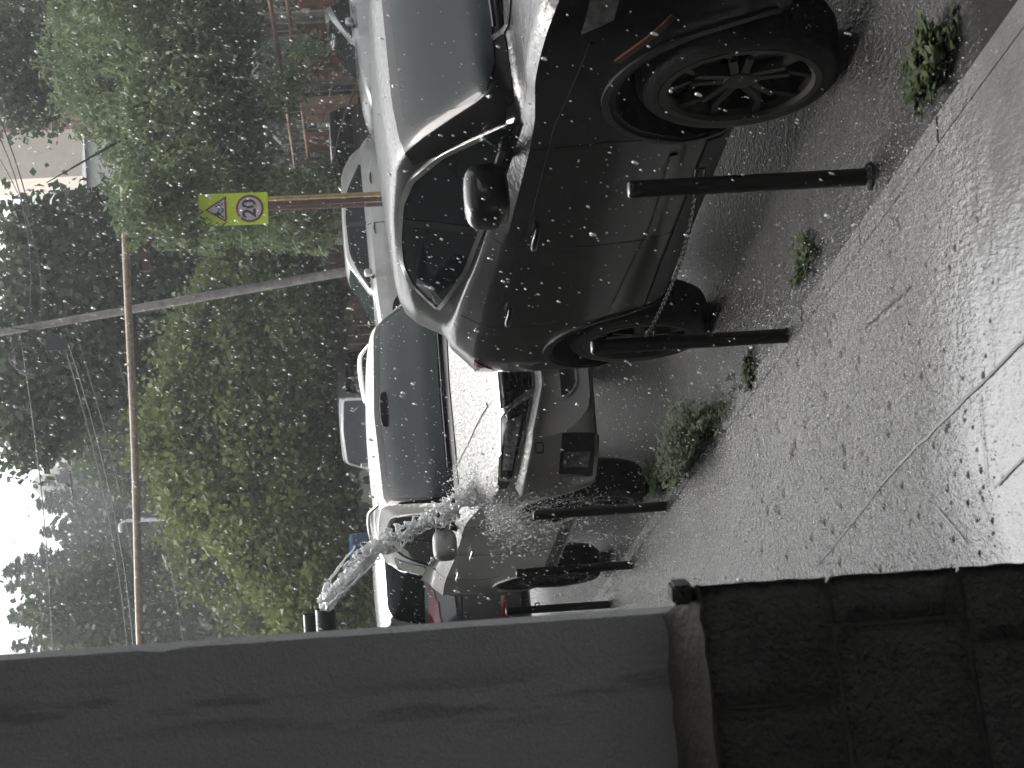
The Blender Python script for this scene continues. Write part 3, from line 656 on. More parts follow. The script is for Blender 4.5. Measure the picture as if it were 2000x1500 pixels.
# graphite SUV beyond the silver one, tail towards the camera
c = Car('grey_suv', shift(SILVER, .06, 1.0, 1.0), 'graphite_paint', (-2.02, 18.0), math.atan2(-ds[1], -ds[0]), (1.42, -1.40), .38, .45, track=.82, tw=.24, n=80,
        label='dark grey SUV with red tail lamps, between the rendered wall and the silver SUV', cat='suv')
rw = c.cols('rear_window', -.70, .70, [(-.70, 1.42), (0, 1.40), (.70, 1.42)], [(-.70, 1.45), (-.62, 1.68), (-.5, 1.74), (.5, 1.74), (.62, 1.68), (.70, 1.45)], 'r', .006, 'dark_glass', n=40, m=9)
c.strip('window_trim', [(.70, 1.42), (.62, 1.69), (.5, 1.755), (-.5, 1.755), (-.62, 1.69), (-.70, 1.42)], .035, 'r', .012, 'chrome', n=70)
for sg in (-1, 1):
    c.quad('taillight', [(sg*.46, 1.37), (sg*.84, 1.385), (sg*.85, 1.27), (sg*.5, 1.29)], 'r', .01, 'red_lens')
    c.quad('reflector', [(sg*.5, .74), (sg*.74, .74), (sg*.74, .68), (sg*.5, .68)], 'r', .01, 'red_lens')
def g_sides(sg, md):
    c.cols('side_window', -.92, 1.0, [(a, b+.06) for a, b in SLO], [(a, b+.06) for a, b in SHI], md, .004, 'dark_glass', n=40, m=7)
    c.cols('quarter_window', -1.8, -1.0, [(-1.8, 1.48), (-1.0, 1.46)], [(-1.8, 1.6), (-1.6, 1.69), (-1.0, 1.73)], md, .004, 'dark_glass', n=20, m=6)
    c.strip('roof_trim', [(1.0, 1.345), (.6, 1.65), (.1, 1.78), (-.5, 1.785), (-1.7, 1.735), (-1.95, 1.6)], .03, md, .012, 'chrome', n=60)
    c.quad('taillight', [(-1.98, 1.375), (-2.2, 1.36), (-2.2, 1.25), (-2.02, 1.27)], md, .008, 'red_lens')
    c.handle(.07, 1.16, md, 'chrome'); c.handle(-.8, 1.24, md, 'chrome')
mirror2(g_sides); c.mirror(.66, 1.06, 1.38, 'graphite_paint', (.085, .13, .095))
c.cols('rear_plate', -.26, .26, [(-.26, .9), (.26, .9)], [(-.26, 1.01), (.26, 1.01)], 'r', .012, 'plate', n=6, m=4)
c.strip('bumper_seam', [(-.8, 1.1), (0, 1.06), (.8, 1.1)], .012, 'r', .003, 'seam', n=30)
# boxy pale van beyond
VAN = [
 (2.1, .4, .62, .70, .7, .70, 1.0, .66, 1.06, 1.09), (1.95, .38, .78, .82, .7, .82, 1.06, .77, 1.12, 1.15), (1.45, .38, .80, .84, .7, .84, 1.10, .80, 1.16, 1.19),
 (1.15, .38, .80, .84, .7, .84, 1.12, .81, 1.18, [(.80, 1.2), (.79, 1.25), (.77, 1.29), (.65, 1.31), 1.32]), (.75, .38, .80, .84, .7, .84, 1.12, .81, 1.18, [(.80, 1.2), (.76, 1.55), (.70, 1.80), (.6, 1.87), 1.89]),
 (-.5, .38, .80, .84, .7, .84, 1.12, .81, 1.18, [(.80, 1.2), (.77, 1.58), (.72, 1.84), (.62, 1.91), 1.93]), (-1.85, .38, .80, .84, .7, .84, 1.12, .81, 1.18, [(.80, 1.2), (.77, 1.58), (.71, 1.82), (.61, 1.89), 1.91]),
 (-2.0, .42, .78, .82, .7, .82, 1.12, .80, 1.18, [(.78, 1.2), (.75, 1.52), (.68, 1.74), (.58, 1.80), 1.82])]
p = at_y(812, 700, 32)
c = Car('parked_van', VAN, 'grey_paint', (p[0], 32.2, GZ-.03), R(250), (1.3, -1.25), .33, .38, track=.75, tw=.2, n=60, label='boxy grey van showing a large pane above the silver SUV roof', cat='van')
c.root.scale = (.9, .9, .93)
wsd = c.cols('windshield', -.74, .74, [(-.74, 1.24), (.74, 1.24)], [(-.74, 1.26), (-.66, 1.76), (0, 1.81), (.66, 1.76), (.74, 1.26)], 'f', .005, 'grey_glass', n=30, m=9)
c.strip('window_trim', [(-.76, 1.26), (-.68, 1.78), (0, 1.83), (.68, 1.78), (.76, 1.26)], .04, 'f', .012, 'lightsilver_paint', n=50)
def v_sides(sg, md):
    c.cols('side_window', -.1, .82, [(-.1, 1.24), (.82, 1.24)], [(-.1, 1.72), (.6, 1.72), (.82, 1.5)], md, .005, 'dark_glass', n=20, m=7)
    c.cols('side_window', -1.75, -.2, [(-1.75, 1.24), (-.2, 1.24)], [(-1.75, 1.72), (-.2, 1.72)], md, .005, 'dark_glass', n=20, m=7)
    c.handle(.0, 1.08, md, 'black_plastic')
    c.quad('headlight', [(1.75, 1.0), (1.97, .98), (1.97, .84), (1.75, .84)], md, .006, 'lamp_lens')
mirror2(v_sides); c.mirror(1.0, 1.0, 1.4, 'black_plastic', (.05, .08, .12), False)
c.quad('grille', [(-.5, .95), (.5, .95), (.5, .75), (-.5, .75)], 'f', .006, 'black_plastic')
c.quad('rear_window', [(-.6, 1.7), (.6, 1.7), (.66, 1.25), (-.66, 1.25)], 'r', .005, 'dark_glass')
MB().lathe([(0, 0), (.21, 0), (.25, .03), (.25, .38), (.26, .40), (.26, .46), (.25, .48), (.25, .84), (.22, .87), (0, .87)], 24, 'z').build('blue_standin', 'blue_plastic', None, 35)  # barrel shape stands in for an unidentified blue object
o = bpy.data.objects['blue_standin']; q = at_y(1075, 698, 25.5); o.location = (q[0], 25.5, GZ+.02); o.scale = (1, 1, 1.75); tag(o, 'unidentified blue object, shaped as a barrel, mostly hidden behind the roof of the silver SUV', 'barrel')

# ------------------------------------------------------------------ ground
def sheet(name, xs, prof, mat, kind='structure'):
    V = [(x, y, z) for y, z in prof for x in xs]; n = len(xs)
    F = [(i*n+k, i*n+k+1, (i+1)*n+k+1, (i+1)*n+k) for i in range(len(prof)-1) for k in range(n-1)]
    return tag(MB().add(V, F).build(name, mat, None, 180), kind=kind)
sheet('ground', list(np.linspace(-260, 260, 27)), [(-30, 0), (0, 0), (10, 0), (19.5, 0), (20.5, .06), (22, .25), (24, .6), (25, .69), (27, .715), (40, .72), (60, .8), (120, .9), (400, 1), (900, 1)], 'wet_asphalt')
hp = [(44, .5), (52, 1.5), (70, 5), (95, 11), (130, 20), (170, 26), (300, 30), (420, 34)]
xs = list(np.linspace(-200, 200, 41)); V = []
for y, z in hp:
    for x in xs: V.append((x, y, z*(1+.25*math.sin(x*.05+y*.03))-(.0 if y > 46 else .9)+random.uniform(-.3, .3)))
tag(MB().add(V, [(i*41+k, i*41+k+1, (i+1)*41+k+1, (i+1)*41+k) for i in range(len(hp)-1) for k in range(40)]).build('hillside', 'hill_green', None, 180), kind='structure')
# pavement on the near side of the post row
ex = lambda y: .60-.265*(y-5.2)
pv = [(-9, -4), (ex(-4)+.0, -4), (ex(19), 19), (-12, 19)]
o = MB().prism(pv, .012, lambda x, y, d: (x, y, .004+d)).build('pavement', 'wet_concrete'); tag(o, kind='structure')
k = MB()
for i in range(24):
    y0 = -3+i*.9; y1 = y0+.885
    k.prism([(ex(y0)+.005, y0), (ex(y0)+.085, y0), (ex(y1)+.085, y1), (ex(y1)+.005, y1)], .016+random.uniform(-.003, .003), lambda x, y, d: (x, y, .002+d))
tag(k.build('kerb', 'wet_concrete', None), kind='structure')
j = MB()
def joint(a, b, wd=.009):
    a = np.array(a[:2]); b = np.array(b[:2]); t = (b-a)/np.linalg.norm(b-a); n_ = np.array([-t[1], t[0]])*wd/2
    m_ = 12; L = [a+(b-a)*i/m_+np.array([-t[1], t[0]])*random.uniform(-.004, .004) for i in range(m_+1)]
    j.add([(*(q+n_), .020) for q in L]+[(*(q-n_), .020) for q in L], [(i, i+1, m_+2+i, m_+1+i) for i in range(m_)])
joint(at_z(905, 1768), at_z(650, 2030)); joint(at_z(770, 1925), at_z(948, 1942), .006); joint(at_z(1110, 1600), at_z(905, 1768), .006)
joint(at_z(1060, 1900), at_z(990, 1840), .008); joint(at_z(945, 1960), at_z(880, 2030), .008); joint(at_z(640, 1700), at_z(560, 1790), .008)
tag(j.build('pavement_joints', 'joint_dark'), kind='structure')
# soaked leaves and bits lying on the pavement
L = MB()
for i in range(260):
    V_ = random.uniform(1450, 1960); y_ = random.uniform(420, 1130)
    q = at_z(y_, V_)
    if q[0] > ex(q[1])-.05: continue
    r = random.choice((.004, .006, .009, .013))*min(1, q[1]/6.8)**2; n_ = 7; a0 = random.random()*6
    P = [(q[0]+r*(1+.5*random.random())*math.cos(a0+t)*1.4, q[1]+r*(1+.5*random.random())*math.sin(a0+t), .018) for t in np.linspace(0, 2*math.pi, n_+1)[:-1]]
    L.add(P+[(q[0], q[1], .018+r*.7)], [(t, (t+1) % n_, n_) for t in range(n_)])
tag(L.build('leaf_litter', 'litter'), 'small dark soaked leaves scattered over the wet pavement', 'litter', kind='stuff')

# ------------------------------------------------------------------ building with the plinth, camera side
PH = R(9)
cor = at_y(1185, 1290, 3.6)[:2]
fx = np.array([-math.cos(PH), -math.sin(PH)]); sx_ = np.array([-math.sin(PH)*1.0, math.cos(PH)])
bld = empty('corner_building', (cor[0], cor[1], 0), label='grey rendered house wall on a plinth of dark rough stone blocks', cat='building')
ZP = at_y(1185, 1296, 3.6)[2]
def WL(a, b, z): # a metres left along the front, b metres back along the side
    q = fx*a+sx_*b; return (q[0], q[1], z)
w_ = MB(); zs = np.r_[np.linspace(ZP-.02, 4.2, 60), 5.5, 7.4]; prev = None
for i, z in enumerate(zs):      # slightly chipped corner
    ch = .002*random.random()+(.006 if abs(z-2.16) < .025 else 0)
    w_.add([WL(2.6, 0, z), WL(ch+.012, 0, z), WL(0.0, ch+.012, z), WL(0, .12, z), WL(2.6, .12, z)], [])
n5 = 5
w_.f = [(i*n5+k, i*n5+(k+1) % n5, (i+1)*n5+(k+1) % n5, (i+1)*n5+k) for i in range(len(zs)-1) for k in range(n5)]+[(0, 1, 2, 3, 4), tuple((len(zs)-1)*n5+k for k in range(5))]
w_.build('wall', 'wall_render', bld, 30)
sw_ = MB(); sw_.prism([WL(2.6, .12, 0)[:2], WL(.004, .12, 0)[:2], (-.2*14.5, 14.5), (-.2*14.5-3, 14.5)], 7.4-ZP, lambda x, y, d: (x, y, ZP-.02+d)); sw_.build('side_wall', 'unseen_wall_dark', bld)  # unseen side face; dark tone, height and length shaped for the car reflections
lw = MB(); lw.prism([WL(2.6, .03, 0)[:2], WL(.10, .03, 0)[:2], (-.2*14.4, 14.4), (-.2*14.4-3, 14.4)], ZP-.02, lambda x, y, d: (x, y, d)); lw.build('core', 'ledge_mortar', bld)
# plinth courses: turned a little more to the camera at its left end
pa = R(19); pdir = np.array([-math.cos(pa), -math.sin(pa)]); pn = np.array([math.sin(pa), -math.cos(pa)])
pc = at_y(1143, 1345, 3.47)[:2]-cor
def PL(a, o, z): q = pc+pdir*a+pn*o; return (q[0], q[1], z)
ztop = at_y(1146, 1362, 3.47)[2]; zj1 = at_y(1144, 1616, 3.47)[2]; zj2 = at_y(1130, 1872, 3.47)[2]
rows = [(ztop, zj1, [0, .245, .62, 1.0, 1.4]), (zj1, zj2, [0, .10, .55, .9, 1.35]), (zj2, zj2-.25, [0, .155, .5, .95, 1.4]), (zj2-.25, zj2-.5, [0, .3, .7, 1.1, 1.4]), (zj2-.5, 0.0, [0, .2, .6, 1.1, 1.4])]
st_ = MB()
for zt, zb_, js in rows:
    for a0, a1 in zip(js[:-1], js[1:]):
        nx, nz = max(3, int((a1-a0)/.025)), max(3, int((zt-zb_)/.025)); g = .0035; off = random.uniform(0, .006); V = []
        for i in range(nx+1):
            for k2 in range(nz+1):
                u, v2 = i/nx, k2/nz
                edge = min(u*(a1-a0), (1-u)*(a1-a0), v2*(zt-zb_), (1-v2)*(zt-zb_))
                o_ = off-.009*max(0, 1-edge/.007)**2+random.uniform(-.0022, .0022)
                aa = a0+g+(a1-a0-2*g)*u
                if a0 == 0 and i == 0: aa += random.uniform(-.004, .003)
                V.append(PL(aa, o_, zb_+g+(zt-zb_-2*g)*v2))
        F = [(i*(nz+1)+k2, (i+1)*(nz+1)+k2, (i+1)*(nz+1)+k2+1, i*(nz+1)+k2+1) for i in range(nx) for k2 in range(nz)]
        st_.add(V, F)
        # the end face that turns the corner
        if a0 == 0:
            e0 = [PL(g+random.uniform(-.002, .002), off, zb_+g+(zt-zb_-2*g)*k2/nz) for k2 in range(nz+1)]; e1 = [PL(g+.05, -.30, zb_+g+(zt-zb_-2*g)*k2/nz) for k2 in range(nz+1)]
            st_.add(e0+e1, [(k2, k2+1, nz+2+k2, nz+1+k2) for k2 in range(nz)])
st_.build('plinth', 'plinth_stone', bld, 50)
bk = MB(); bk.prism([PL(.012, -.010, 0)[:2], PL(1.4, -.010, 0)[:2], PL(1.4, -.32, 0)[:2], PL(.06, -.30, 0)[:2]], ztop-.01, lambda x, y, d: (x, y, d)); bk.build('plinth_core', 'joint_dark', bld)
le = MB(); nL = 40
for i in range(nL+1):
    a = 1.4*i/nL; top = ZP+.0+random.uniform(-.004, .004)
    b0 = WL(a*1.0+.02, -.004, top); 
    f0 = PL(a, .004+random.uniform(-.004, .004), ztop+.002+random.uniform(-.004, .003)); f1 = PL(a, -.02, ztop-.02)
    mdp = tuple((np.array(b0)+np.array(f0))/2+np.array([0, 0, random.uniform(-.004, .006)]))
    le.add([b0, mdp, f0, f1], [])
le.f = [(i*4+k2, i*4+k2+1, (i+1)*4+k2+1, (i+1)*4+k2) for i in range(nL) for k2 in range(3)]+[(0, 1, 2, 3)]
le.build('ledge', 'ledge_mortar', bld, 60)
cb = at_y(1156, 1329, 3.49)-np.array([cor[0], cor[1], 0]); MB().box(cb, (.04, .06, .042), -PH).build('corner_stone', 'plinth_stone', bld, 40, .006)
# unseen shell added around the camera to block sky light and darken reflections
po = MB(); po.box((2.6, -4.1, 3.75), (9.0, 7.2, .25)).build('added_ceiling', 'bounce_plaster', bld)
MB().box((2.6, -6.6, 3.6), (14.0, .3, 7.6)).build('added_back_wall', 'bounce_plaster', bld)
MB().box((7.2, -4.2, 1.75), (.3, 4.4, 4.2)).build('added_end_wall', 'bounce_plaster', bld)
MB().box((-3.2, -3.6, 1.75), (.3, 6.2, 4.2)).build('added_end_wall', 'bounce_plaster', bld)

MB().box((1.2, -5.3, 9.9), (26.0, 9.6, 12.0)).build('added_sky_blocker', 'unseen_wall_dark', bld)  # unseen mass added to hide the sky from the car bodies
# spouts fixed to the far side of the building, water from the nearer one
YP = 11.55
m0 = at_y(1190, 636, YP)
def spout(y0, V_, Y, rad, label):
    q = at_y(y0, V_, Y); pr = [(rad*.86, .0), (rad, .0), (rad, -1.5), (rad*.86, -1.5), (rad*.86, .0)]
    o = MB().lathe([(r, h) for r, h in pr], 28).build('drain_spout', 'pvc_grey', None, 35)
    o.location = q; o.rotation_euler = (0, 0, R(-90)+R(-4)); tag(o, label, 'drain spout', 'drain spouts in the house wall'); return o
sp1 = spout(1189, 635, YP, .066, 'grey drain spout pouring water out of the wall edge')
spout(1199, 606, YP+.5, .05, 'thinner dry grey spout just above the pouring one')

# ------------------------------------------------------------------ water jet
path = [(1192, 637), (1178, 637.5), (1160, 648), (1137, 668), (1108, 693), (1080, 722), (1052, 765), (1026, 815), (1002, 862), (982, 902), (960, 942)]
PW = np.array([at_y(y, v, YP-.016*i) for i, (y, v) in enumerate(path)])
Lp = np.linspace(0, 1, len(PW))
def wp(t): return np.array([np.interp(t, Lp, PW[:, k2]) for k2 in range(3)])
jet = MB()
def sm(a):
    for _ in range(2): a[1:-1] = (a[:-2]+a[1:-1]*2+a[2:])/4
    return a
def blob(mb, c_, r, st=(1, 1, 1)):
    a = [Vector((1, 0, 0)), Vector((-1, 0, 0)), Vector((0, 1, 0)), Vector((0, -1, 0)), Vector((0, 0, 1)), Vector((0, 0, -1))]
    mb.add([(c_[0]+v.x*r*st[0], c_[1]+v.y*r*st[1], c_[2]+v.z*r*st[2]) for v in a], [(0, 2, 4), (2, 1, 4), (1, 3, 4), (3, 0, 4), (2, 0, 5), (1, 2, 5), (3, 1, 5), (0, 3, 5)])
spread_ = lambda t: .030+.050*min(1, max(0, t-.08)/.6)
core = sm(np.array([wp(t) for t in np.linspace(0, .5, 70)]))
for sub in range(7):
    o0 = rng.normal(0, 1, 3)*np.array([.014, .016, .018])*(0 if sub == 0 else 1); off = sm(sm(rng.normal(0, .006, (70, 3)))); off[:3] *= .2
    jet.tube(core+o0+off+o0*np.linspace(0, 2.6, 70)[:, None], np.clip(np.linspace(.046 if sub == 0 else .022, .006, 70)*(1+.25*rng.normal(0, 1, 70)), .006, .05), 10)
# web of thick filaments: nodes drifting down the arc, linked to close neighbours
nodes = []
for t in np.linspace(.14, 1.0, 520):
    u = rng.normal(0, 1, 3); u /= np.linalg.norm(u); nodes.append(wp(t)+u*spread_(t)*rng.uniform(.35, 1.15)+rng.normal(0, .006, 3))
nodes = np.array(nodes)
for i in range(len(nodes)):
    dd = np.linalg.norm(nodes-nodes[i], axis=1); cand = [j_ for j_ in np.argsort(dd)[1:9] if j_ > i][:3]
    for j_ in cand:
        if dd[j_] > .10: continue
        A, B = nodes[i], nodes[j_]; bow = rng.normal(0, .014, 3); tt = np.linspace(0, 1, 8)
        P = A+(B-A)*tt[:, None]+bow*(4*tt*(1-tt))[:, None]; r0 = rng.uniform(.0034, .0062)
        jet.tube(P, r0*(1.5-1.0*np.sin(np.pi*tt)*rng.uniform(.4, .9)), 6)
    blob(jet, nodes[i], rng.uniform(.0045, .009))
for i in range(420):
    t = random.uniform(.12, 1); blob(jet, wp(t)+rng.normal(0, spread_(t)*.9, 3), random.uniform(.003, .0055))
jroot = empty('pouring_water', tuple(PW[0]), label='stream of water arching from the drain spout onto the silver bonnet', cat='water')
jet.v = [tuple(np.array(v)-PW[0]) for v in jet.v]
jo = jet.build('jet', 'water', jroot, 180)
md = jo.modifiers.new('r', 'REMESH'); md.mode = 'VOXEL'; md.voxel_size = .0040; md.use_smooth_shade = True
m2_ = jo.modifiers.new('s', 'SMOOTH'); m2_.iterations = 2; m2_.factor = .5
bpy.context.view_layer.update(); jme = bpy.data.meshes.new_from_object(jo.evaluated_get(bpy.context.evaluated_depsgraph_get()))
jo.modifiers.clear(); jo.data = jme; jme.shade_smooth()
if not jme.materials: jme.materials.append(MATS['water'])
spl = MB(); hitp = wp(1.0)
for i in range(12000):
    u = rng.random()
    a = rng.uniform(0, 2*math.pi); rr = abs(rng.normal(0, .19)); up = abs(rng.normal(0, .15))
    q = hitp+np.array([math.cos(a)*rr*.9+.02, math.sin(a)*rr*.6-.06, up*.7-.06-.55*rr*(1 if math.cos(a) < .6 else .2)])
    if i % 3 == 0: q = hitp+np.array([rng.normal(-.12, .12), rng.normal(-.28, .10), -abs(rng.normal(.25, .25))])
    r = abs(rng.normal(.0012, .0012))+.0007; blob(spl, q-PW[0], r, (1+rng.random(), 1, 1+1.5*rng.random()))
o = spl.build('splash', 'drop', jroot, 180); o['kind'] = 'stuff'

# ------------------------------------------------------------------ posts and chains
PB = [at_z(345, 1700), at_z(655, 1545), at_z(988, 1308), at_z(1103, 1238), at_z(1180, 1195)]
plab = ['black iron post nearest the pavement edge, in front of the black SUV front door', 'black iron post in front of the rear wheel of the black SUV', 'black iron post beside the front corner of the silver SUV',
        'black iron post beside the rear wheel of the silver SUV', 'farthest black iron post, beside the rendered wall']
tops = []
for q, lab in zip(PB, plab):
    e = empty('bollard', (q[0], q[1], 0), label=lab, cat='post', group='black iron posts in a row along the parking bays')
    r = .030; H_ = .82; tilt = random.uniform(-.006, .006)
    MB().lathe([(r*1.02, 0), (r, .02), (r, H_-.01), (r*1.0, H_)], 20, 'z').build('shaft', 'iron_black', e, 40)
    MB().lathe([(r*1.03, H_-.006), (r*1.03, H_+.004), (r*.8, H_+.010), (0, H_+.012)], 20, 'z').build('cap', 'post_cap', e, 60)
    MB().lathe([(.045, 0), (.05, .004), (.045, .012), (r, .02)], 16, 'z').build('foot', 'iron_black', e, 40)
    for zz in (.60,): MB().tube([(.028, -.01, zz), (.05, -.03, zz), (.055, -.03, zz-.03), (.03, -.015, zz-.03)], .006, 6).build('hook', 'chain_metal', e, 60)
    e.rotation_euler = (tilt, tilt, 0); tops.append(np.array([q[0], q[1], .60]))
nxt = np.array([PB[0][0]+.55, PB[0][1]-1.45, .60])
def chain(a, b, sag, label):
    n_ = int(np.linalg.norm(b-a)/.024); mb = MB(); pts = [a+(b-a)*t-np.array([0, 0, sag*4*t*(1-t)]) for t in np.linspace(0, 1, n_)]
    for i in range(n_-1):
        p, q = pts[i], pts[i+1]; c_ = (p+q)/2; t = (q-p)/np.linalg.norm(q-p)
        s1 = np.cross(t, [0, 0, 1]); s1 /= np.linalg.norm(s1); s2 = np.cross(t, s1); sd_ = s1 if i % 2 else s2
        ring = [c_+t*.017*math.cos(x)+sd_*.007*math.sin(x) for x in np.linspace(0, 2*math.pi, 9)]
        mb.tube(ring, .0028, 5, False)
    tag(mb.build('chain', 'chain_metal', None, 60), label, 'chain')
chain(tops[0]-np.array([.03, -.0, 0]), tops[1]+np.array([.03, 0, 0]), .03, 'chain hung between the two iron posts in front of the black SUV')


# ------------------------------------------------------------------ weeds
def weed(y_, V_, n, spread, hgt, label, rz=0):
    q = at_z(y_, V_); VV = []; FF = []
    dirn = np.array([-.265, 1.0]); dirn /= np.linalg.norm(dirn)
    for i in range(n):
        o_ = rng.normal(0, spread)*dirn+rng.normal(0, .035, 2); b = np.array([o_[0], o_[1], .0])
        a = rng.uniform(0, 6.28); h = hgt*rng.uniform(.35, 1.1)*math.exp(-(np.linalg.norm(o_)/(spread*2.2))**2); ln = h*rng.uniform(.4, 1.1)
        pts = [b+np.array([math.cos(a)*ln*t**1.5, math.sin(a)*ln*t**1.5, h*(t-.28*t*t)]) for t in np.linspace(0, 1, 5)]
        side = np.array([-math.sin(a), math.cos(a), 0])
        for k2 in range(4):
            wd = .004
            i0 = len(VV); VV += [pts[k2]-side*wd*(1-k2/5), pts[k2]+side*wd*(1-k2/5), pts[k2+1]+side*wd*(1-(k2+1)/5), pts[k2+1]-side*wd*(1-(k2+1)/5)]; FF.append((i0, i0+1, i0+2, i0+3))
            for sg in (-1, 1, 1, -1):
                lp = pts[k2]+(pts[k2+1]-pts[k2])*rng.random(); la = a+sg*rng.uniform(.5, 1.5); ll = rng.uniform(.018, .045); lw_ = ll*.28
                d2 = np.array([math.cos(la), math.sin(la), rng.uniform(-.3, .6)]); s2 = np.array([-math.sin(la), math.cos(la), 0])
                i0 = len(VV); VV += [lp, lp+d2*ll*.5+s2*lw_, lp+d2*ll, lp+d2*ll*.5-s2*lw_]; FF.append((i0, i0+1, i0+2, i0+3))
    o = raw('weed_clump', np.array(VV), np.array(FF), 'weed_leaf'); o.location = (q[0], q[1], .01); tag(o, label, 'weed', 'weeds growing along the pavement edge')
weed(862, 1372, 330, .36, .27, 'largest leafy green weed, in front of the silver SUV bumper')
weed(120, 1832, 110, .085, .085, 'grassy weed below the front wheel of the black SUV')
weed(505, 1580, 34, .12, .04, 'low sparse weed between the two nearest iron posts')
weed(725, 1472, 40, .035, .05, 'tiny weed sprout between the second post and the large weed')
for (y_, V_, lab) in ((930, 1300, 'dry bent weed stalk end near the wheel of the silver SUV'),): weed(y_, V_, 70, .18, .14, lab)

# ------------------------------------------------------------------ trees
def leaf_quads(C, size, aspect=.5, droop=0., up=.3):
    n = len(C); d = rng.normal(0, 1, (n, 3)); d[:, 2] -= droop; d /= np.linalg.norm(d, axis=1)[:, None]
    r = rng.normal(0, 1, (n, 3)); r[:, 2] *= (1-up); s_ = np.cross(d, r); s_ /= np.linalg.norm(s_, axis=1)[:, None]+1e-9
    L = size*rng.uniform(.6, 1.3, n)[:, None]; W = L*aspect
    nn = np.cross(d, s_)*L*.12
    V = np.stack([C, C+d*L*.5+s_*W*.5+nn, C+d*L, C+d*L*.5-s_*W*.5+nn], 1).reshape(-1, 3)
    return V, np.arange(n*4).reshape(n, 4)
def lobes_cloud(lobes, n_clumps, per, spread, shell=.55, droop_len=0.):
    out = []; vol = np.array([l[1][0]*l[1][1]*l[1][2] for l in lobes])**.67; pr = vol/vol.sum()
    idx = rng.choice(len(lobes), n_clumps, p=pr)
    for i in idx:
        c_, r_ = np.array(lobes[i][0]), np.array(lobes[i][1]); u = rng.normal(0, 1, 3); u /= np.linalg.norm(u)
        c0 = c_+u*r_*rng.uniform(shell, 1.06)
        k_ = int(per*rng.uniform(.5, 1.5)); P = rng.normal(0, 1, (k_, 3))*spread*rng.uniform(.6, 1.4)
        if droop_len: P[:, :2] *= .45; P[:, 2] = -rng.random(k_)*droop_len*rng.uniform(.4, 1.3)
        out.append(c0+P)
    return np.concatenate(out)
def limbs(mb, base, targets, r0):
    base = np.array(base, float)
    for t in targets:
        t = np.array(t, float); mid = (base+t)/2+rng.normal(0, .25, 3)
        pts = [base*(1-q)**2+2*mid*q*(1-q)+t*q*q for q in np.linspace(0, 1, 9)]
        mb.tube(pts, list(np.linspace(r0, r0*.18, 9)), 7)
        for _ in range(3):
            q0 = pts[random.randint(4, 7)]; e = q0+rng.normal(0, .9, 3)+np.array([0, 0, .3]); mb.tube([q0, (q0+e)/2+rng.normal(0, .08, 3), e], [r0*.3, r0*.2, r0*.06], 5)
def tree(name, label, trunk, top, r0, lobes, mat, clumps, per, spread, size, aspect=.5, droop=0., shell=.5, droop_len=0., bark='bark', group='broadleaf trees along the street', cat='tree'):
    e = empty(name, tuple(trunk), label=label, cat=cat, group=group); T = np.array(trunk, float)
    mb = MB(); tp = np.array(top, float)-T; mid = tp*.5+rng.normal(0, .1, 3)
    mb.tube([(0, 0, -.3), (0, 0, 0), mid*.6, mid, tp], [r0*1.3, r0*1.1, r0, r0*.9, r0*.75], 10)
    tg = [np.array(l[0])-T for l in lobes if abs(l[0][1]-T[1]) < 3.2]; limbs(mb, tp, tg, r0*.6)
    mb.build('trunk', bark, e, 60)
    C = lobes_cloud([(np.array(l[0])-T, l[1]) for l in lobes], clumps, per, spread, shell, droop_len)
    V, F = leaf_quads(C, size, aspect, droop); raw('crown', V, F, mat, e); return e
def PX(y, V_, Y): return at_y(y, V_, Y)
def lobe(y, V_, Y, ry, rv, rd=None):   # centre pixel, half extents in metres
    return (PX(y, V_, Y), (ry, rd or ry, rv))
# right: feathery drooping tree over the fence
tree('ash_tree', 'large feathery light green tree above the fence, around the yellow sign', (6.2, 33.5, .7), (5.2, 33.5, 4.2), .22,
     [lobe(330, 290, 31, 1.3, .95), lobe(240, 320, 30.5, 1.4, 1.25), lobe(110, 190, 33, 1.8, 1.2), lobe(60, 290, 30.5, 1.6, 1.4), lobe(160, 350, 30, 1.4, .85), lobe(300, 385, 30, 1.1, .8), lobe(20, 370, 30.5, 1.3, .7), lobe(400, 245, 27, .55, .42), lobe(-90, 260, 32, 2, 1.8), lobe(165, 150, 33, .6, .45), lobe(440, 300, 27, .35, .5), lobe(355, 330, 27.5, .45, .4), lobe(400, 420, 29.5, .9, .9), lobe(430, 540, 31, .7, .9)],
     'leaf_willow', 2300, 34, .16, .15, .34, droop=1.0, droop_len=.62)
# centre: bright broadleaf, upper edge sunlit
tree('lime_tree', 'bushy yellow-green tree with the highest crown, above the silver SUV', (-.3, 35, .7), (-.4, 35, 2.4), .2,
     [lobe(860, 370, 34.5, 1.0, .9), lobe(900, 450, 34, 1.3, 1.2), lobe(800, 420, 34.5, 1.2, 1.1), lobe(960, 400, 34.5, .8, .8), lobe(850, 540, 33.5, 1.5, 1.3), lobe(930, 580, 33.5, 1.2, 1.0), lobe(1000, 470, 34.3, .8, .9)],
     'leaf_bright', 1500, 34, .17, .15, .6)
tree('lime_tree', 'bushy yellow-green tree sloping down behind the drain spout', (-3.6, 34.5, .7), (-3.5, 34.5, 2.0), .16,
     [lobe(1050, 520, 33.5, 1.0, .8), lobe(1110, 560, 33, 1.0, .7), lobe(1180, 610, 33, 1.0, .6), lobe(1020, 600, 33, 1.1, .9), lobe(1120, 640, 32.6, 1.2, .7), lobe(1240, 650, 33, .9, .5)],
     'leaf_bright', 1000, 34, .16, .15, .6)
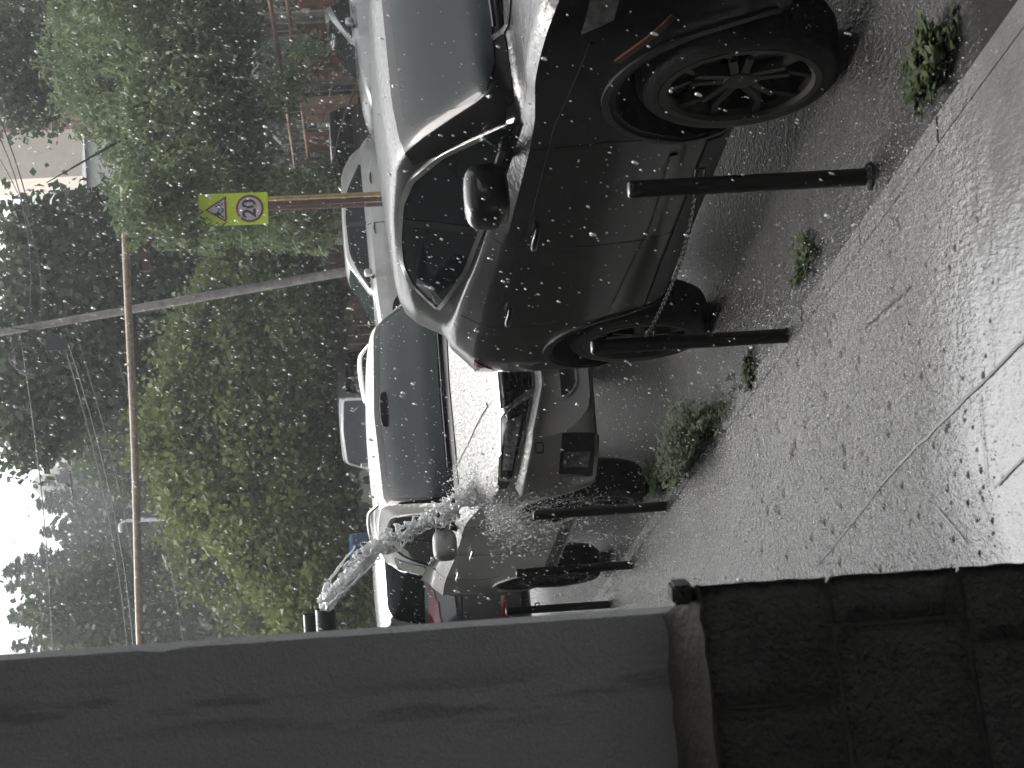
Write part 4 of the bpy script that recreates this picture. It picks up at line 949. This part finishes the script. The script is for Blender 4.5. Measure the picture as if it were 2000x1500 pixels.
tree('lime_tree', 'dark bushy tree beside the leaning utility pole', (2.1, 35, .7), (2.0, 35, 2.2), .2,
     [lobe(690, 430, 35, 1.1, 1.1), lobe(730, 520, 34, 1.3, 1.2), lobe(640, 540, 34.5, 1.1, 1.1), lobe(590, 470, 35.5, .8, .9), lobe(700, 585, 33.5, 1.4, .6), lobe(560, 550, 34.5, .9, .6), lobe(500, 500, 35, .8, 1.0), lobe(480, 540, 34, .7, .6)],
     'leaf_mid', 1500, 32, .18, .15, .6)
tree('lime_tree', 'dull green tree left of the street lamp, farther back', (-4.2, 46, .9), (-4.2, 46, 3.5), .2,
     [lobe(1070, 440, 46, 1.4, 1.3), lobe(1150, 520, 46, 1.5, 1.2), lobe(1010, 480, 46, 1.2, 1.3), lobe(1220, 560, 46, 1.3, 1.0), lobe(1100, 590, 46, 2.0, 1.2)],
     'leaf_mid', 900, 30, .24, .19, .6)
# large-leaved trees higher up
tree('maple_tree', 'tall dark large-leaved tree against the sky behind the leaning pole', (2.6, 40, .8), (2.3, 40, 6.5), .26,
     [lobe(600, 90, 40, 1.4, 1.2), lobe(680, 150, 40, 1.5, 1.3), lobe(770, 90, 40.5, 1.2, 1.0), lobe(840, 45, 40, .9, .7), lobe(520, 130, 39.5, 1.2, 1.3), lobe(480, 210, 39.5, 1.0, 1.1), lobe(600, 230, 40, 1.6, 1.2), lobe(720, 250, 40.5, 1.3, 1.0), lobe(450, 60, 39, .5, .6), lobe(700, 30, 40, 1.0, .6), lobe(560, 330, 39.5, 1.2, 1.0), lobe(430,140,39.5,.6,.9), lobe(650,330,40,1.3,.9)],
     'leaf_dark', 1150, 26, .26, .21, .8, droop=.4)
tree('maple_tree', 'dark branch of leaves hanging before the beige tower block', (8.2, 38, .8), (7.6, 38, 7.0), .2,
     [lobe(205, 40, 38, .35, .6), lobe(222, 75, 38, .25, .35), lobe(120, 30, 38, .9, .8)], 'leaf_dark', 150, 26, .2, .15, .8)
tree('maple_tree', 'tall grey-green tree in the upper corner beside the brick house', (9.5, 44, .9), (9.0, 44, 7.5), .28,
     [lobe(60, 40, 44, 2.0, 1.8), lobe(90, 120, 43, 1.5, 1.2), lobe(10, 130, 43, 1.5, 1.4), lobe(-60, 60, 44, 2, 2), lobe(150, 20, 44, .7, .9)], 'leaf_grey', 800, 28, .28, .2, .5, droop=1.2, droop_len=.9)
tree('poplar_tree', 'hazy rounded tree on the slope beneath the power cables', (-1.2, 62, 2.5), (-1.2, 62, 5), .25,
     [lobe(860, 250, 62, 1.6, 1.6), lobe(820, 320, 61, 1.8, 1.5), lobe(900, 330, 61, 1.5, 1.4), lobe(760, 280, 62, 1.3, 1.5)], 'leaf_grey', 500, 28, .34, .28, .7, group='trees on the far slope')
tree('poplar_tree', 'hazy pale green tree low on the slope beside the wall edge', (-9.0, 66, 3), (-9, 66, 5), .25,
     [lobe(1190, 170, 66, 1.6, 2.0), lobe(1230, 260, 66, 1.8, 2.0), lobe(1150, 250, 66, 1.3, 1.6), lobe(1210, 360, 65, 2.0, 1.8), lobe(1130, 360, 66, 1.5, 1.5)], 'leaf_grey', 650, 28, .36, .28, .7, group='trees on the far slope')
# hedge of ivy and bushes on the fence
tree('bush', 'low dark bush growing through the left part of the fence', (3.6, 35.3, .7), (3.6, 35.3, 1.3), .06,
     [lobe(420, 590, 33.6, .4, .4), lobe(470, 550, 34, .5, .6), lobe(380, 560, 33.6, .4, .5), lobe(330, 655, 33, .3, .3)], 'leaf_mid', 170, 30, .14, .12, .5, group='bushes in the fence', cat='bush')
tree('bush', 'leafy green bush hanging between the rusty panels', (5.9, 29.4, .7), (5.9, 29.4, 1.3), .05,
     [lobe(96, 610, 28.2, .12, .4), lobe(345, 650, 31.6, .3, .45), lobe(170, 555, 29, .3, .35)], 'leaf_willow', 55, 30, .12, .10, .45, group='bushes in the fence', cat='bush')

# spruces on the slope
def spruce(H_, rad):
    e = empty('spruce_tree'); MB().tube([(0, 0, -1), (0, 0, H_*.5), (0, 0, H_)], [H_*.014, H_*.009, .02], 7).build('trunk', 'bark_dark', e, 60)
    C = []; D = []
    z = H_*.05
    while z < H_-.15:
        f = 1-z/H_; L = rad*(f**.75)*rng.uniform(.8, 1.15)+.15; nb = int(5+9*f)
        for b in range(nb):
            a = rng.uniform(0, 6.28); l_ = L*rng.uniform(.55, 1.2); n_ = int(18+62*l_/rad)
            t = rng.random(n_)**.6; x = l_*t; dz_ = rng.uniform(-.35, .1)+(-.34*x+.30*x*t)
            wd = .05+.13*x*(1.15-t)
            P = np.stack([np.cos(a)*x, np.sin(a)*x, z+dz_], 1)+rng.normal(0, 1, (n_, 3))*np.stack([wd, wd, .06+.10*x*(1.1-t)], 1)
            C.append(P); D.append(np.tile([np.cos(a), np.sin(a), rng.uniform(-.3, .15)], (n_, 1))+rng.normal(0, .45, (n_, 3)))
        z += H_*.021*rng.uniform(.7, 1.3)
    C = np.concatenate(C); D = np.concatenate(D); D /= np.linalg.norm(D, axis=1)[:, None]; n = len(C)
    s_ = np.cross(D, rng.normal(0, 1, (n, 3))*np.array([.5, .5, 1])); s_ /= np.linalg.norm(s_, axis=1)[:, None]
    L = rng.uniform(.3, .75, n)[:, None]; V = np.stack([C-D*L*.3, C+s_*.085, C+D*L*.7, C-s_*.085], 1).reshape(-1, 3)
    raw('crown', V, np.arange(n*4).reshape(n, 4), 'needle', e); return e
protos = [spruce(16, 3.9), spruce(19, 3.5)]
SP = [(1115, -6, 105), (1148, 8, 112), (1205, 4, 108), (1262, 20, 100), (1300, 60, 98), (1040, 75, 118), (985, 60, 125), (940, 85, 130), (1085, 130, 92), (1010, 210, 86), (1160, 170, 88), (930, 170, 104), (1240, 130, 84), (860, 120, 128), (1075, 260, 76), (790, 190, 118), (965, 290, 80), (1130, 300, 74), (900, 240, 95), (730, 120, 135)]
SPL = ['spruce with the highest tip against the white sky', 'spruce second tip from the highest, against the sky', 'tall spruce with ragged tip close above the grey wall edge', 'spruce whose tip meets the grey wall edge under the sky', 'spruce mostly hidden by the grey wall edge',
       'spruce before the pale cliff, under the highest cable', 'spruce to the right of the pale cliff', 'spruce touching the pale house under the maple leaves', 'spruce in the second row, below the two highest tips', 'spruce right behind the street lamp head',
       'spruce in the second row crossed by the cable bundle', 'spruce beside the white hut roof', 'spruce in the second row near the wall edge', 'faint spruce behind the maple leaves, under the pale house', 'spruce just above the gas pipe and behind the street lamp',
       'faint spruce behind the rounded hazy tree', 'spruce crossing the gas pipe right of the street lamp', 'spruce just above the gas pipe, left of the street lamp', 'spruce between the rounded hazy tree and the lamp', 'farthest faint spruce behind the leaning pole top']
for i, ((y, v, Y), lab) in enumerate(zip(SP, SPL)):
    o = protos[i % 2] if i < 2 else copy_tree(protos[i % 2]); tip = PX(y, v, Y); H0 = 16 if i % 2 == 0 else 19
    hh = max(12, min(26, tip[2]-np.interp(Y, [h_[0] for h_ in hp], [h_[1] for h_ in hp])+1)); k_ = hh/H0
    o.location = (tip[0], Y, tip[2]-H0*k_); o.scale = (k_*1.1, k_*1.1, k_); o.rotation_euler = (0, 0, random.uniform(0, 6))
    tag(o, lab, 'tree', 'spruces on the far slope')
# undergrowth on the far slope, one mass
V_, F_ = [], []; cc = []
for i in range(2600):
    Y = rng.uniform(52, 175); x = rng.uniform(-.28, .26)*Y; z = np.interp(Y, [h_[0] for h_ in hp], [h_[1] for h_ in hp])
    cc.append(np.array([x, Y, z+rng.uniform(.2, 4.5)])+rng.normal(0, .8, (26, 3))*np.array([1, 1, .9]))
C = np.concatenate(cc); V, F = leaf_quads(C, .62, .6); tag(raw('far_woods', V, F, 'needle'), 'dark hazy woods covering the far slope', 'woods', kind='stuff')

# ------------------------------------------------------------------ fence
def ground_z(y): return float(np.interp(y, [19.5, 20.5, 22, 24, 25, 27], [0, .06, .25, .6, .69, .715]))
FA = at_y(-120, 560, 26.5)[:2]; FB = at_y(470, 600, 37.5)[:2]; FD = FB-FA; FL = np.linalg.norm(FD); fd = FD/FL; fn = np.array([fd[1], -fd[0]])
if fn[1] > 0: fn = -fn
fence = empty('metal_fence', (FA[0], FA[1], .715), label='old metal bar fence with rusty panels behind the parked cars', cat='fence')
def FP(a, z, o=0): q = fd*a+fn*o; return (q[0], q[1], z)
zt1 = 3.05-.715; zt2 = 2.78-.715
for zz in (zt1, zt2, .35): MB().tube([FP(0, zz), FP(FL/2, zz-.02), FP(FL, zz)], .035 if zz > 1 else .03, 6).build('rail', 'fence_rust', fence, 60)
bars = MB(); a = .1
while a < FL:
    bars.tube([FP(a, .05), FP(a, zt1+.02*random.random())], .014, 5); a += .24
bars.build('bars', 'fence_paint', fence, 60)
for t in np.linspace(0, FL, 6): MB().tube([FP(t, -.1, -.05), FP(t, zt1+.12, -.05)], .05, 8).build('post', 'fence_paint', fence, 60)
def f_at(y, V_):  # fence coordinates of a pixel
    d = ray(y, V_); n3 = np.array([fn[0], fn[1], 0]); t = ((np.array([FA[0], FA[1], 0])-CAMP)@n3)/(d@n3); q = CAMP+d*t
    return (q[:2]-FA)@fd, q[2]-.715
strokes = {0: [((12, 590), (16, 594)), ((12, 590), (12, 604)), ((12, 604), (17, 597))],
           1: [((64, 592), (64, 604)), ((68, 592), (70, 600)), ((70, 600), (70, 609)), ((79, 592), (79, 609)), ((58, 604), (58, 611)), ((56, 623), (56, 626)), ((78, 617), (76, 632))],
           2: [((128, 600), (128, 607)), ((127, 622), (126, 631)), ((113, 633), (113, 642)), ((143, 599), (144, 614)), ((142, 627), (145, 631)), ((118, 662), (120, 664)), ((135, 648), (136, 652))],
           4: [((268, 606), (272, 618)), ((262, 614), (262, 632)), ((272, 636), (266, 648)), ((278, 640), (276, 646))]}
for i, (y0, y1, v0, v1, mt) in enumerate([(-20, 15, 577, 665, 'panel_rust'), (46, 84, 584, 638, 'panel_rust'), (106, 154, 590, 668, 'panel_rust'), (184, 236, 597, 700, 'panel_wood'), (252, 292, 601, 668, 'panel_rust'), (305, 382, 607, 690, 'panel_rust'), (428, 458, 620, 690, 'panel_wood')]):
    a0, zt = f_at((y1), v0); a1, _ = f_at(y0, v0); _, zb_ = f_at((y0+y1)/2, v1); lo_, hi_ = min(a0, a1), max(a0, a1)
    pb = MB(); nn = 6
    for k2 in range(3):
        u0 = lo_+(hi_-lo_)*k2/3+.01; u1 = lo_+(hi_-lo_)*(k2+1)/3-.002; dz_ = random.uniform(-.03, .03) if mt == 'panel_wood' else 0
        pb.add([FP(u0, zb_, .05), FP(u1, zb_, .05), FP(u1, zt+dz_, .055), FP(u0, zt+dz_, .055), FP(u0, zb_, .03), FP(u1, zb_, .03), FP(u1, zt+dz_, .03), FP(u0, zt+dz_, .03)],
               [(0, 1, 2, 3), (7, 6, 5, 4), (0, 4, 5, 1), (1, 5, 6, 2), (2, 6, 7, 3), (3, 7, 4, 0)])
    pan = pb.build('panel', mt, fence)
    if i in strokes:
        for (pa_, pb_) in strokes[i]:
            A = f_at(*pa_); B = f_at(*pb_); MB().tube([FP(A[0], A[1], .06), FP(B[0], B[1], .06)], .032, 6).build('paint_mark', 'peeled_white', pan)
for (y0, y1, v0) in ((45, 85, 662), (48, 85, 680), (290, 330, 672)):
    A = f_at(y0, v0); B = f_at(y1, v0+3); MB().tube([FP(A[0], A[1], .07), FP(B[0], B[1], .07)], .035, 6).build('cross_bar', 'fence_paint', fence, 60)
# timber screen left of the fence
bsx = at_y(690, 640, 37)[0]; scr = empty('timber_screen', (at_y(480, 640, 37)[0], 37, .715), label='low brown timber screen under the dark bushy tree', cat='fence'); L_ = scr.location.x-bsx
MB().box((-L_/2, 0, 1.65), (L_, .06, .12)).build('rail', 'bark', scr)
sb = MB(); a = 0
while a < L_: sb.box((-a-.09, -.045, .95+random.uniform(-.06, .06)), (.17, .03, 1.9)); a += .19
sb.build('boards', 'panel_wood', scr)

# ------------------------------------------------------------------ gas pipe, sign, poles, lamp, cables
YG = 27.5
g0 = at_y(1420, 281, YG); g1 = at_y(360, 243, YG+.2)
gp = empty('gas_pipe', (0, 0, 0), label='brown overhead gas pipe crossing in front of the trees', cat='pipe')
rp = 7.4/ (FPX/YG)
MB().tube([g0+(g1-g0)*t+np.array([0, 0, .012*math.sin(9*t)]) for t in np.linspace(0, 1, 24)], rp, 14).build('pipe_run', 'gas_brown', gp, 60)
px = at_y(412, 300, YG+.1); topz = at_y(412, 282, YG+.1)[2]
MB().box((px[0], YG+.12, (topz+GZ)/2-.1), (.07, .07, topz-GZ+.2)).build('support_post', 'maroon_paint', gp)
b0 = at_y(412, 279, YG+.1); b1 = at_y(526, 286, YG+.1)
MB().box((b0+b1)/2, (abs(b0[0]-b1[0])+.05, .10, .11)).build('bracket_arm', 'maroon_paint', gp)
MB().tube([at_y(412, 325, YG+.1), at_y(484, 288, YG+.1)], .04, 6).build('brace', 'maroon_paint', gp)
ry = at_y(387, 600, YG-.2); MB().tube([(ry[0], YG-.2, GZ), (ry[0]+.02, YG-.2, at_y(387, 528, YG-.2)[2]), (ry[0]+.02, YG-.2, at_y(387, 500, YG-.2)[2])], .035, 8).build('riser_pipe', 'yellow_paint', gp, 60)
YSN = 27.1
c0 = at_y(408.5, 456, YSN); sw, sh_ = 62/(FPX/YSN), 133/(FPX/YSN)
sg_ = empty('road_sign', (c0[0], YSN, c0[2]), R(0), label='yellow-green road sign with a triangle and a 20 speed limit circle', cat='sign'); sg_.rotation_euler = (0, R(1.0), 0)
MB().box((0, .012, 0), (sw, .02, sh_)).build('board', 'sign_yellow', sg_, None, .006)
def disc(r0, r1, cz, y, n=40, c_x=0):
    V = []; F = []
    for k2 in range(n): q = 2*math.pi*k2/n; V += [(c_x+r0*math.cos(q), y, cz+r0*math.sin(q)), (c_x+r1*math.cos(q), y, cz+r1*math.sin(q)), (c_x+r1*math.cos(q), y+.006, cz+r1*math.sin(q))]
    for k2 in range(n): a = 3*k2; b = 3*((k2+1) % n); F += [(a, b, b+1, a+1), (a+1, b+1, b+2, a+2)]
    return V, F
rc = sw*.43; czc = -sh_*.235
mb = MB(); V, F = disc(.001, rc*.98, czc, -.003); mb.add(V, F); mb.build('circle_face', 'sign_white', sg_)
mb = MB(); V, F = disc(rc*.84, rc, czc, -.007); mb.add(V, F); mb.build('circle_ring', 'sign_red', sg_)
cu = bpy.data.curves.new('speed_digits', 'FONT'); cu.body = '20'; cu.size = rc*1.35; cu.align_x = 'CENTER'; cu.align_y = 'CENTER'; cu.extrude = .002; cu.offset = .006
to = bpy.data.objects.new('tmp_digits', cu); col.objects.link(to); bpy.context.view_layer.update()
tme = bpy.data.meshes.new_from_object(to.evaluated_get(bpy.context.evaluated_depsgraph_get())); bpy.data.objects.remove(to)
tme.materials.clear(); tme.materials.append(MATS['sign_black']); to = bpy.data.objects.new('speed_digits', tme); col.objects.link(to); to.parent = sg_; to.location = (0, -.010, czc); to.rotation_euler = (R(90), 0, 0)
tz = sh_*.22; tr_ = sw*.42
tri = lambda k2, z0=0: [(-tr_*k2, tz-tr_*.62*k2+z0), (tr_*k2, tz-tr_*.62*k2+z0), (0, tz+tr_*1.0*k2+z0)]
MB().prism(tri(1.0), .004, lambda a, b, d: (a, -.001-d, b)).build('triangle_border', 'sign_red', sg_)
MB().prism(tri(.76, -.01*0), .003, lambda a, b, d: (a, -.0055-d, b)).build('triangle_face', 'sign_white', sg_)
kid = MB()
for kx, ks in ((-.065, 1), (.05, .85)):
    K = tr_*.8*ks; bz = tz-tr_*.42
    V, F = disc(.001, K*.11, bz+K*.82, -.011, 12, kx); kid.add(V, F)
    for pts in ([(kx-.02, bz+K*.7), (kx+.03, bz+K*.68), (kx+.015, bz+K*.34), (kx-.025, bz+K*.36)], [(kx-.025, bz+K*.36), (kx, bz+K*.36), (kx-.05, bz), (kx-.07, bz+.01)], [(kx, bz+K*.36), (kx+.02, bz+K*.34), (kx+.06, bz+K*.05), (kx+.04, bz)], [(kx+.02, bz+K*.66), (kx+.07, bz+K*.45), (kx+.055, bz+K*.42), (kx+.01, bz+K*.58)], [(kx-.01, bz+K*.66), (kx-.07, bz+K*.5), (kx-.06, bz+K*.45), (kx, bz+K*.58)]):
        kid.prism(pts, .003, lambda a, b, d: (a, -.009-d, b))
kid.build('children_symbol', 'sign_black', sg_)
MB().tube([(0, .07, sh_/2+.1), (0, .07, -c0[2]+GZ)], .035, 10).build('sign_post', 'maroon_paint', sg_, 60)
# leaning concrete pole
YU = 31
u0 = at_y(528, 690, YU); u1 = at_y(655, -30, YU); dr = (u1-u0)/np.linalg.norm(u1-u0)
up = empty('utility_pole', tuple(u0-dr*.9), label='leaning pale concrete utility pole with coiled cables near its top', cat='pole'); b = lambda q: np.array(q)-(u0-dr*.9)
MB().tube([b(u0-dr*.9), b((u0+u1)/2), b(u1)], [.085, .075, .058], 12).build('shaft', 'concrete_pole', up, 60)
cl = MB()
cc_ = at_y(697, 55, YU-.2)
for k2 in range(5):
    r = random.uniform(.18, .28); cen = cc_+rng.normal(0, .05, 3); cl.tube([b(cen)+np.array([r*1.15*math.cos(q), .04*math.sin(3*q), r*math.sin(q)]) for q in np.linspace(0, 2*math.pi, 28)], .010, 5, False)
for (y0_, v0_, y1_, v1_) in ((652, 60, 690, 120), (650, 90, 700, 70), (655, 110, 640, 20), (640, 130, 668, 112), (640, 150, 670, 118)):
    A = b(at_y(y0_, v0_, YU-.15)); B = b(at_y(y1_, v1_, YU-.15)); cl.tube([A, (A+B)/2+np.array([0, 0, -.12]), B], .010, 5)
cl.build('cable_coil', 'wire_black', up, 60)
MB().box(b(at_y(672, 112, YU-.1)), (.22, .16, .34)).build('junction_box', 'wire_black', up)
MB().box(b(at_y(640, 62, YU)), (.7, .08, .10), .2).build('cross_arm', 'wire_black', up)
# street lamp
YL = 58
l0 = at_y(1010, 420, YL); l1 = at_y(1017, 248, YL)
lm = empty('street_lamp', (l0[0], YL, ground_z(YL)+.1), label='slim pale street lamp rising above the yellow-green tree', cat='street lamp'); lb = lambda q: np.array(q)-np.array([l0[0], YL, ground_z(YL)+.1])
MB().tube([(0, 0, 0), lb(l0), lb(l1), lb(at_y(1021, 238, YL)), lb(at_y(1028, 234, YL))], [.08, .07, .05, .045, .04], 8).build('lamp_pole', 'lamp_white', lm, 60)
MB().super(lb(at_y(1031, 236, YL)), (.16, .10, .08), .8, 14, 8).build('lamp_head', 'lamp_white', lm, 180)
# cables
def cable(pa_, Ya, pb_, Yb, r, label, sag=.15):
    A = at_y(*pa_, Ya); B = at_y(*pb_, Yb); P = [A+(B-A)*t-np.array([0, 0, sag*4*t*(1-t)]) for t in np.linspace(0, 1, 20)]
    tag(MB().tube(P, r, 6).build('overhead_cable', 'wire_black', None, 60), label, 'cable', 'overhead cables from the leaning pole')
cable((655, 40), 31, (1300, 104), 36, .011, 'single dark cable across the sky gap and the spruce tips', .1)
cable((650, 118), 31, (1290, 250), 40, .009, 'thick cable bundle sloping down to the grey wall edge', .2)
cable((652, 128), 31, (1290, 262), 40, .014, 'thin cable just under the thick bundle', .22)
cable((655, 150), 31, (1290, 283), 42, .007, 'lowest thin cable of the bundle, ending near the gas pipe', .2)
cable((700, 230), 34, (1290, 362), 44, .007, 'faint thin cable passing under the gas pipe to the wall edge', .15)
cable((640, 55), 31, (230, -20), 33, .011, 'cable from the leaning pole rising over the beige tower block', .3)
cable((640, 80), 31, (280, -20), 33, .008, 'lower cable from the pole toward the beige tower block', .3)
cable((420, 60), 33, (200, -14), 33, .012, 'thin cable in front of the pale green roof', .05)

# ------------------------------------------------------------------ far buildings
def boxb(mb, y0, y1, v0, v1, Y, depth):
    a = at_y(y1, v1, Y); c_ = at_y(y0, v0, Y); return mb.box(((a[0]+c_[0])/2, Y+depth/2, (a[2]+c_[2])/2), (abs(c_[0]-a[0]), depth, abs(c_[2]-a[2])))
tb = empty('apartment_block', tuple(at_y(280, 600, 95)), label='beige block with red brick bands beyond the trees', cat='building'); o0 = np.array(tb.location)
def part(name, mat, y0, y1, v0, v1, Y, depth):
    mb = MB(); boxb(mb, y0, y1, v0, v1, Y, depth); mb.v = [tuple(np.array(v)-o0) for v in mb.v]; return mb.build(name, mat, tb)
part('wall', 'beige_render', 262, 330, -60, 420, 95, 7); part('brick_wall', 'red_brick', 192, 261, -60, 420, 95.4, 6.5); part('white_band', 'white_trim', 150, 242, -2, 12, 95.2, .12) ; part('cornice', 'white_trim', 183, 190, -30, 90, 95.1, .25); part('upper_brick', 'red_brick', 40, 182, -60, 420, 95.6, 6)
for k2 in range(4): part('brick_ledge', 'white_trim', 215, 261, 98+k2*9, 101+k2*9, 95.3, .12)
for k2 in range(3): part('window', 'dark_glass', 198, 210, 20+k2*45, 45+k2*45, 95.35, .08)
o0 = np.zeros(3)
def house(name, y0, y1, v_eave, v_ridge, Y, wall, roof, label, depth=6):
    e = empty(name, tuple(at_y((y0+y1)/2, v_eave, Y)), label=label, cat='house'); off = np.array(e.location)
    a = at_y(y1, v_eave, Y)-off; c_ = at_y(y0, v_eave, Y)-off; r = at_y((y0+y1)/2, v_ridge, Y)-off; g = -(off[2]-.5)
    MB().box(((a[0]+c_[0])/2, depth/2, g/2), (abs(a[0]-c_[0])*.94, depth*.94, -g)).build('wall', wall, e)
    xa, xc = min(a[0], c_[0]), max(a[0], c_[0]); m_ = (xa+xc)/2; wq = (xc-xa)*.12
    MB().add([(xa, -.2, 0), (xc, -.2, 0), (xc, depth+.2, 0), (xa, depth+.2, 0), (m_-wq, depth*.45, r[2]), (m_+wq, depth*.45, r[2])], [(0, 1, 5, 4), (1, 2, 5), (2, 3, 4, 5), (3, 0, 4), (3, 2, 1, 0)]).build('roof', roof, e)
    for k2 in (-.28, .28): MB().box((m_+k2*(xc-xa), -.0+.03*depth-.02, -1.6), (.9, .06, 1.2)).build('window', 'dark_glass', e)
house('house', 330, 470, 118, 25, 110, 'pale_wall', 'green_roof', 'pale house with a green hipped roof behind the maple leaves')
house('house', 245, 445, 170, 143, 70, 'pale_wall', 'slate', 'low house with a dark slate roof under the beige block', 5)
house('house', 650, 735, 290, 268, 72, 'pale_wall', 'slate', 'small pale house peeping out just under the gas pipe', 5)
house('house', 858, 892, 148, 132, 100, 'pale_wall', 'white_trim', 'tiny white hut among the spruces under the cables', 4)
house('house', 800, 868, 78, 68, 150, 'pale_wall', 'white_trim', 'faint white house at the skyline under the maple leaves', 5)
pk = at_y(930, 80, 160)
rk = MB()
for k2 in range(9): rk.super(at_y(random.uniform(900, 965), random.uniform(50, 115), 160)+np.array([0, 0, -2]), (random.uniform(.5, 1.3), 1.2, random.uniform(1, 2.6)), .75, 14, 9)
tag(rk.build('rock_face', 'pale_wall', None, 40), 'pale bare rock face on the skyline between the spruces', 'rock')

# ------------------------------------------------------------------ rain
bm = bmesh.new(); bmesh.ops.create_icosphere(bm, subdivisions=1, radius=1); SV = np.array([v.co for v in bm.verts]); SF = np.array([[v.index for v in f.verts] for f in bm.faces]); bm.free()
def drops(name, cen, st, label, cat, lean=0.):
    V = SV[None]*st[:, None, :]; V[..., 0] += V[..., 2]*lean; V = V+cen[:, None, :]; n = len(cen)
    return tag(raw(name, V.reshape(-1, 3), (np.arange(n)[:, None, None]*len(SV)+SF[None]).reshape(-1, 3), 'drop', None, True), label, cat, kind='stuff')
N = 7600; Yr = 3.6+9.5*rng.random(N)**.8; yy = rng.uniform(-60, 1240, N); vv = rng.uniform(-60, 1720, N)
cen = np.array([at_y(a, b_, c_) for a, b_, c_ in zip(yy, vv, Yr)])
r = np.clip(rng.lognormal(-6.7, .5, N), .0007, .005); big = rng.random(N) < .012; r[big] *= 2.2
r = r*(.5+cen[:, 1]/9.0)
st = np.stack([r*rng.uniform(.8, 1.3, N), r, r*rng.uniform(1.0, 2.6, N)], 1); k_ = cen[:, 2] > .05
drops('rain', cen[k_], st[k_], 'bright raindrops falling in front of the parked cars', 'rain', .35)
N = 1700; Yr = rng.uniform(12, 27, N); yy = rng.uniform(-60, 1200, N); vv = rng.uniform(-60, 900, N)
cen = np.array([at_y(a, b_, c_) for a, b_, c_ in zip(yy, vv, Yr)]); r = np.clip(rng.lognormal(-6.55, .4, N), .0008, .003)*(.5+cen[:, 1]/16)
k_ = cen[:, 2] > 1.2
drops('fine_rain', cen[k_], np.stack([r*.8, r*.8, r*rng.uniform(1.5, 4, N)], 1)[k_], 'veil of fine distant rain before the trees', 'rain', .3)
N = 46000; V_ = rng.uniform(1120, 2010, N); y_ = rng.uniform(-20, 1230, N); cen = np.array([at_z(a, b_, 0) for a, b_ in zip(y_, V_)])
cen[:, 2] = .014+np.abs(rng.normal(0, .012, N)); r = np.clip(rng.lognormal(-6.85, .42, N), .0005, .0035)*(.4+cen[:, 1]/10)
side_ = cen[:, 0]-ex(cen[:, 1]); k_ = (cen[:, 1] > 5.4+.5*rng.normal(0, 1, N)) & (cen[:, 1] < 15) & (rng.random(N) < np.clip(.9-side_*2.2, .06, 1))
drops('rain_splash', cen[k_], np.stack([r*1.6, r*1.3, r*1.7], 1)[k_], 'tiny splashes of the rain all over the wet ground', 'splash')

# ------------------------------------------------------------------ haze
hz = NT('haze_air'); t = hz.t; t.nodes.remove(hz.p)
pvn = t.nodes.new('ShaderNodeVolumePrincipled'); pvn.inputs['Density'].default_value = .0012; pvn.inputs['Color'].default_value = (.86, .88, .90, 1); pvn.inputs['Anisotropy'].default_value = .2
t.links.new(pvn.outputs[0], t.nodes['Material Output'].inputs['Volume'])
o = MB().box((0, 435, 40), (560, 950, 83.0)).build('haze', 'haze_air'); tag(o, 'thin grey rain haze filling the air', 'haze', kind='stuff')
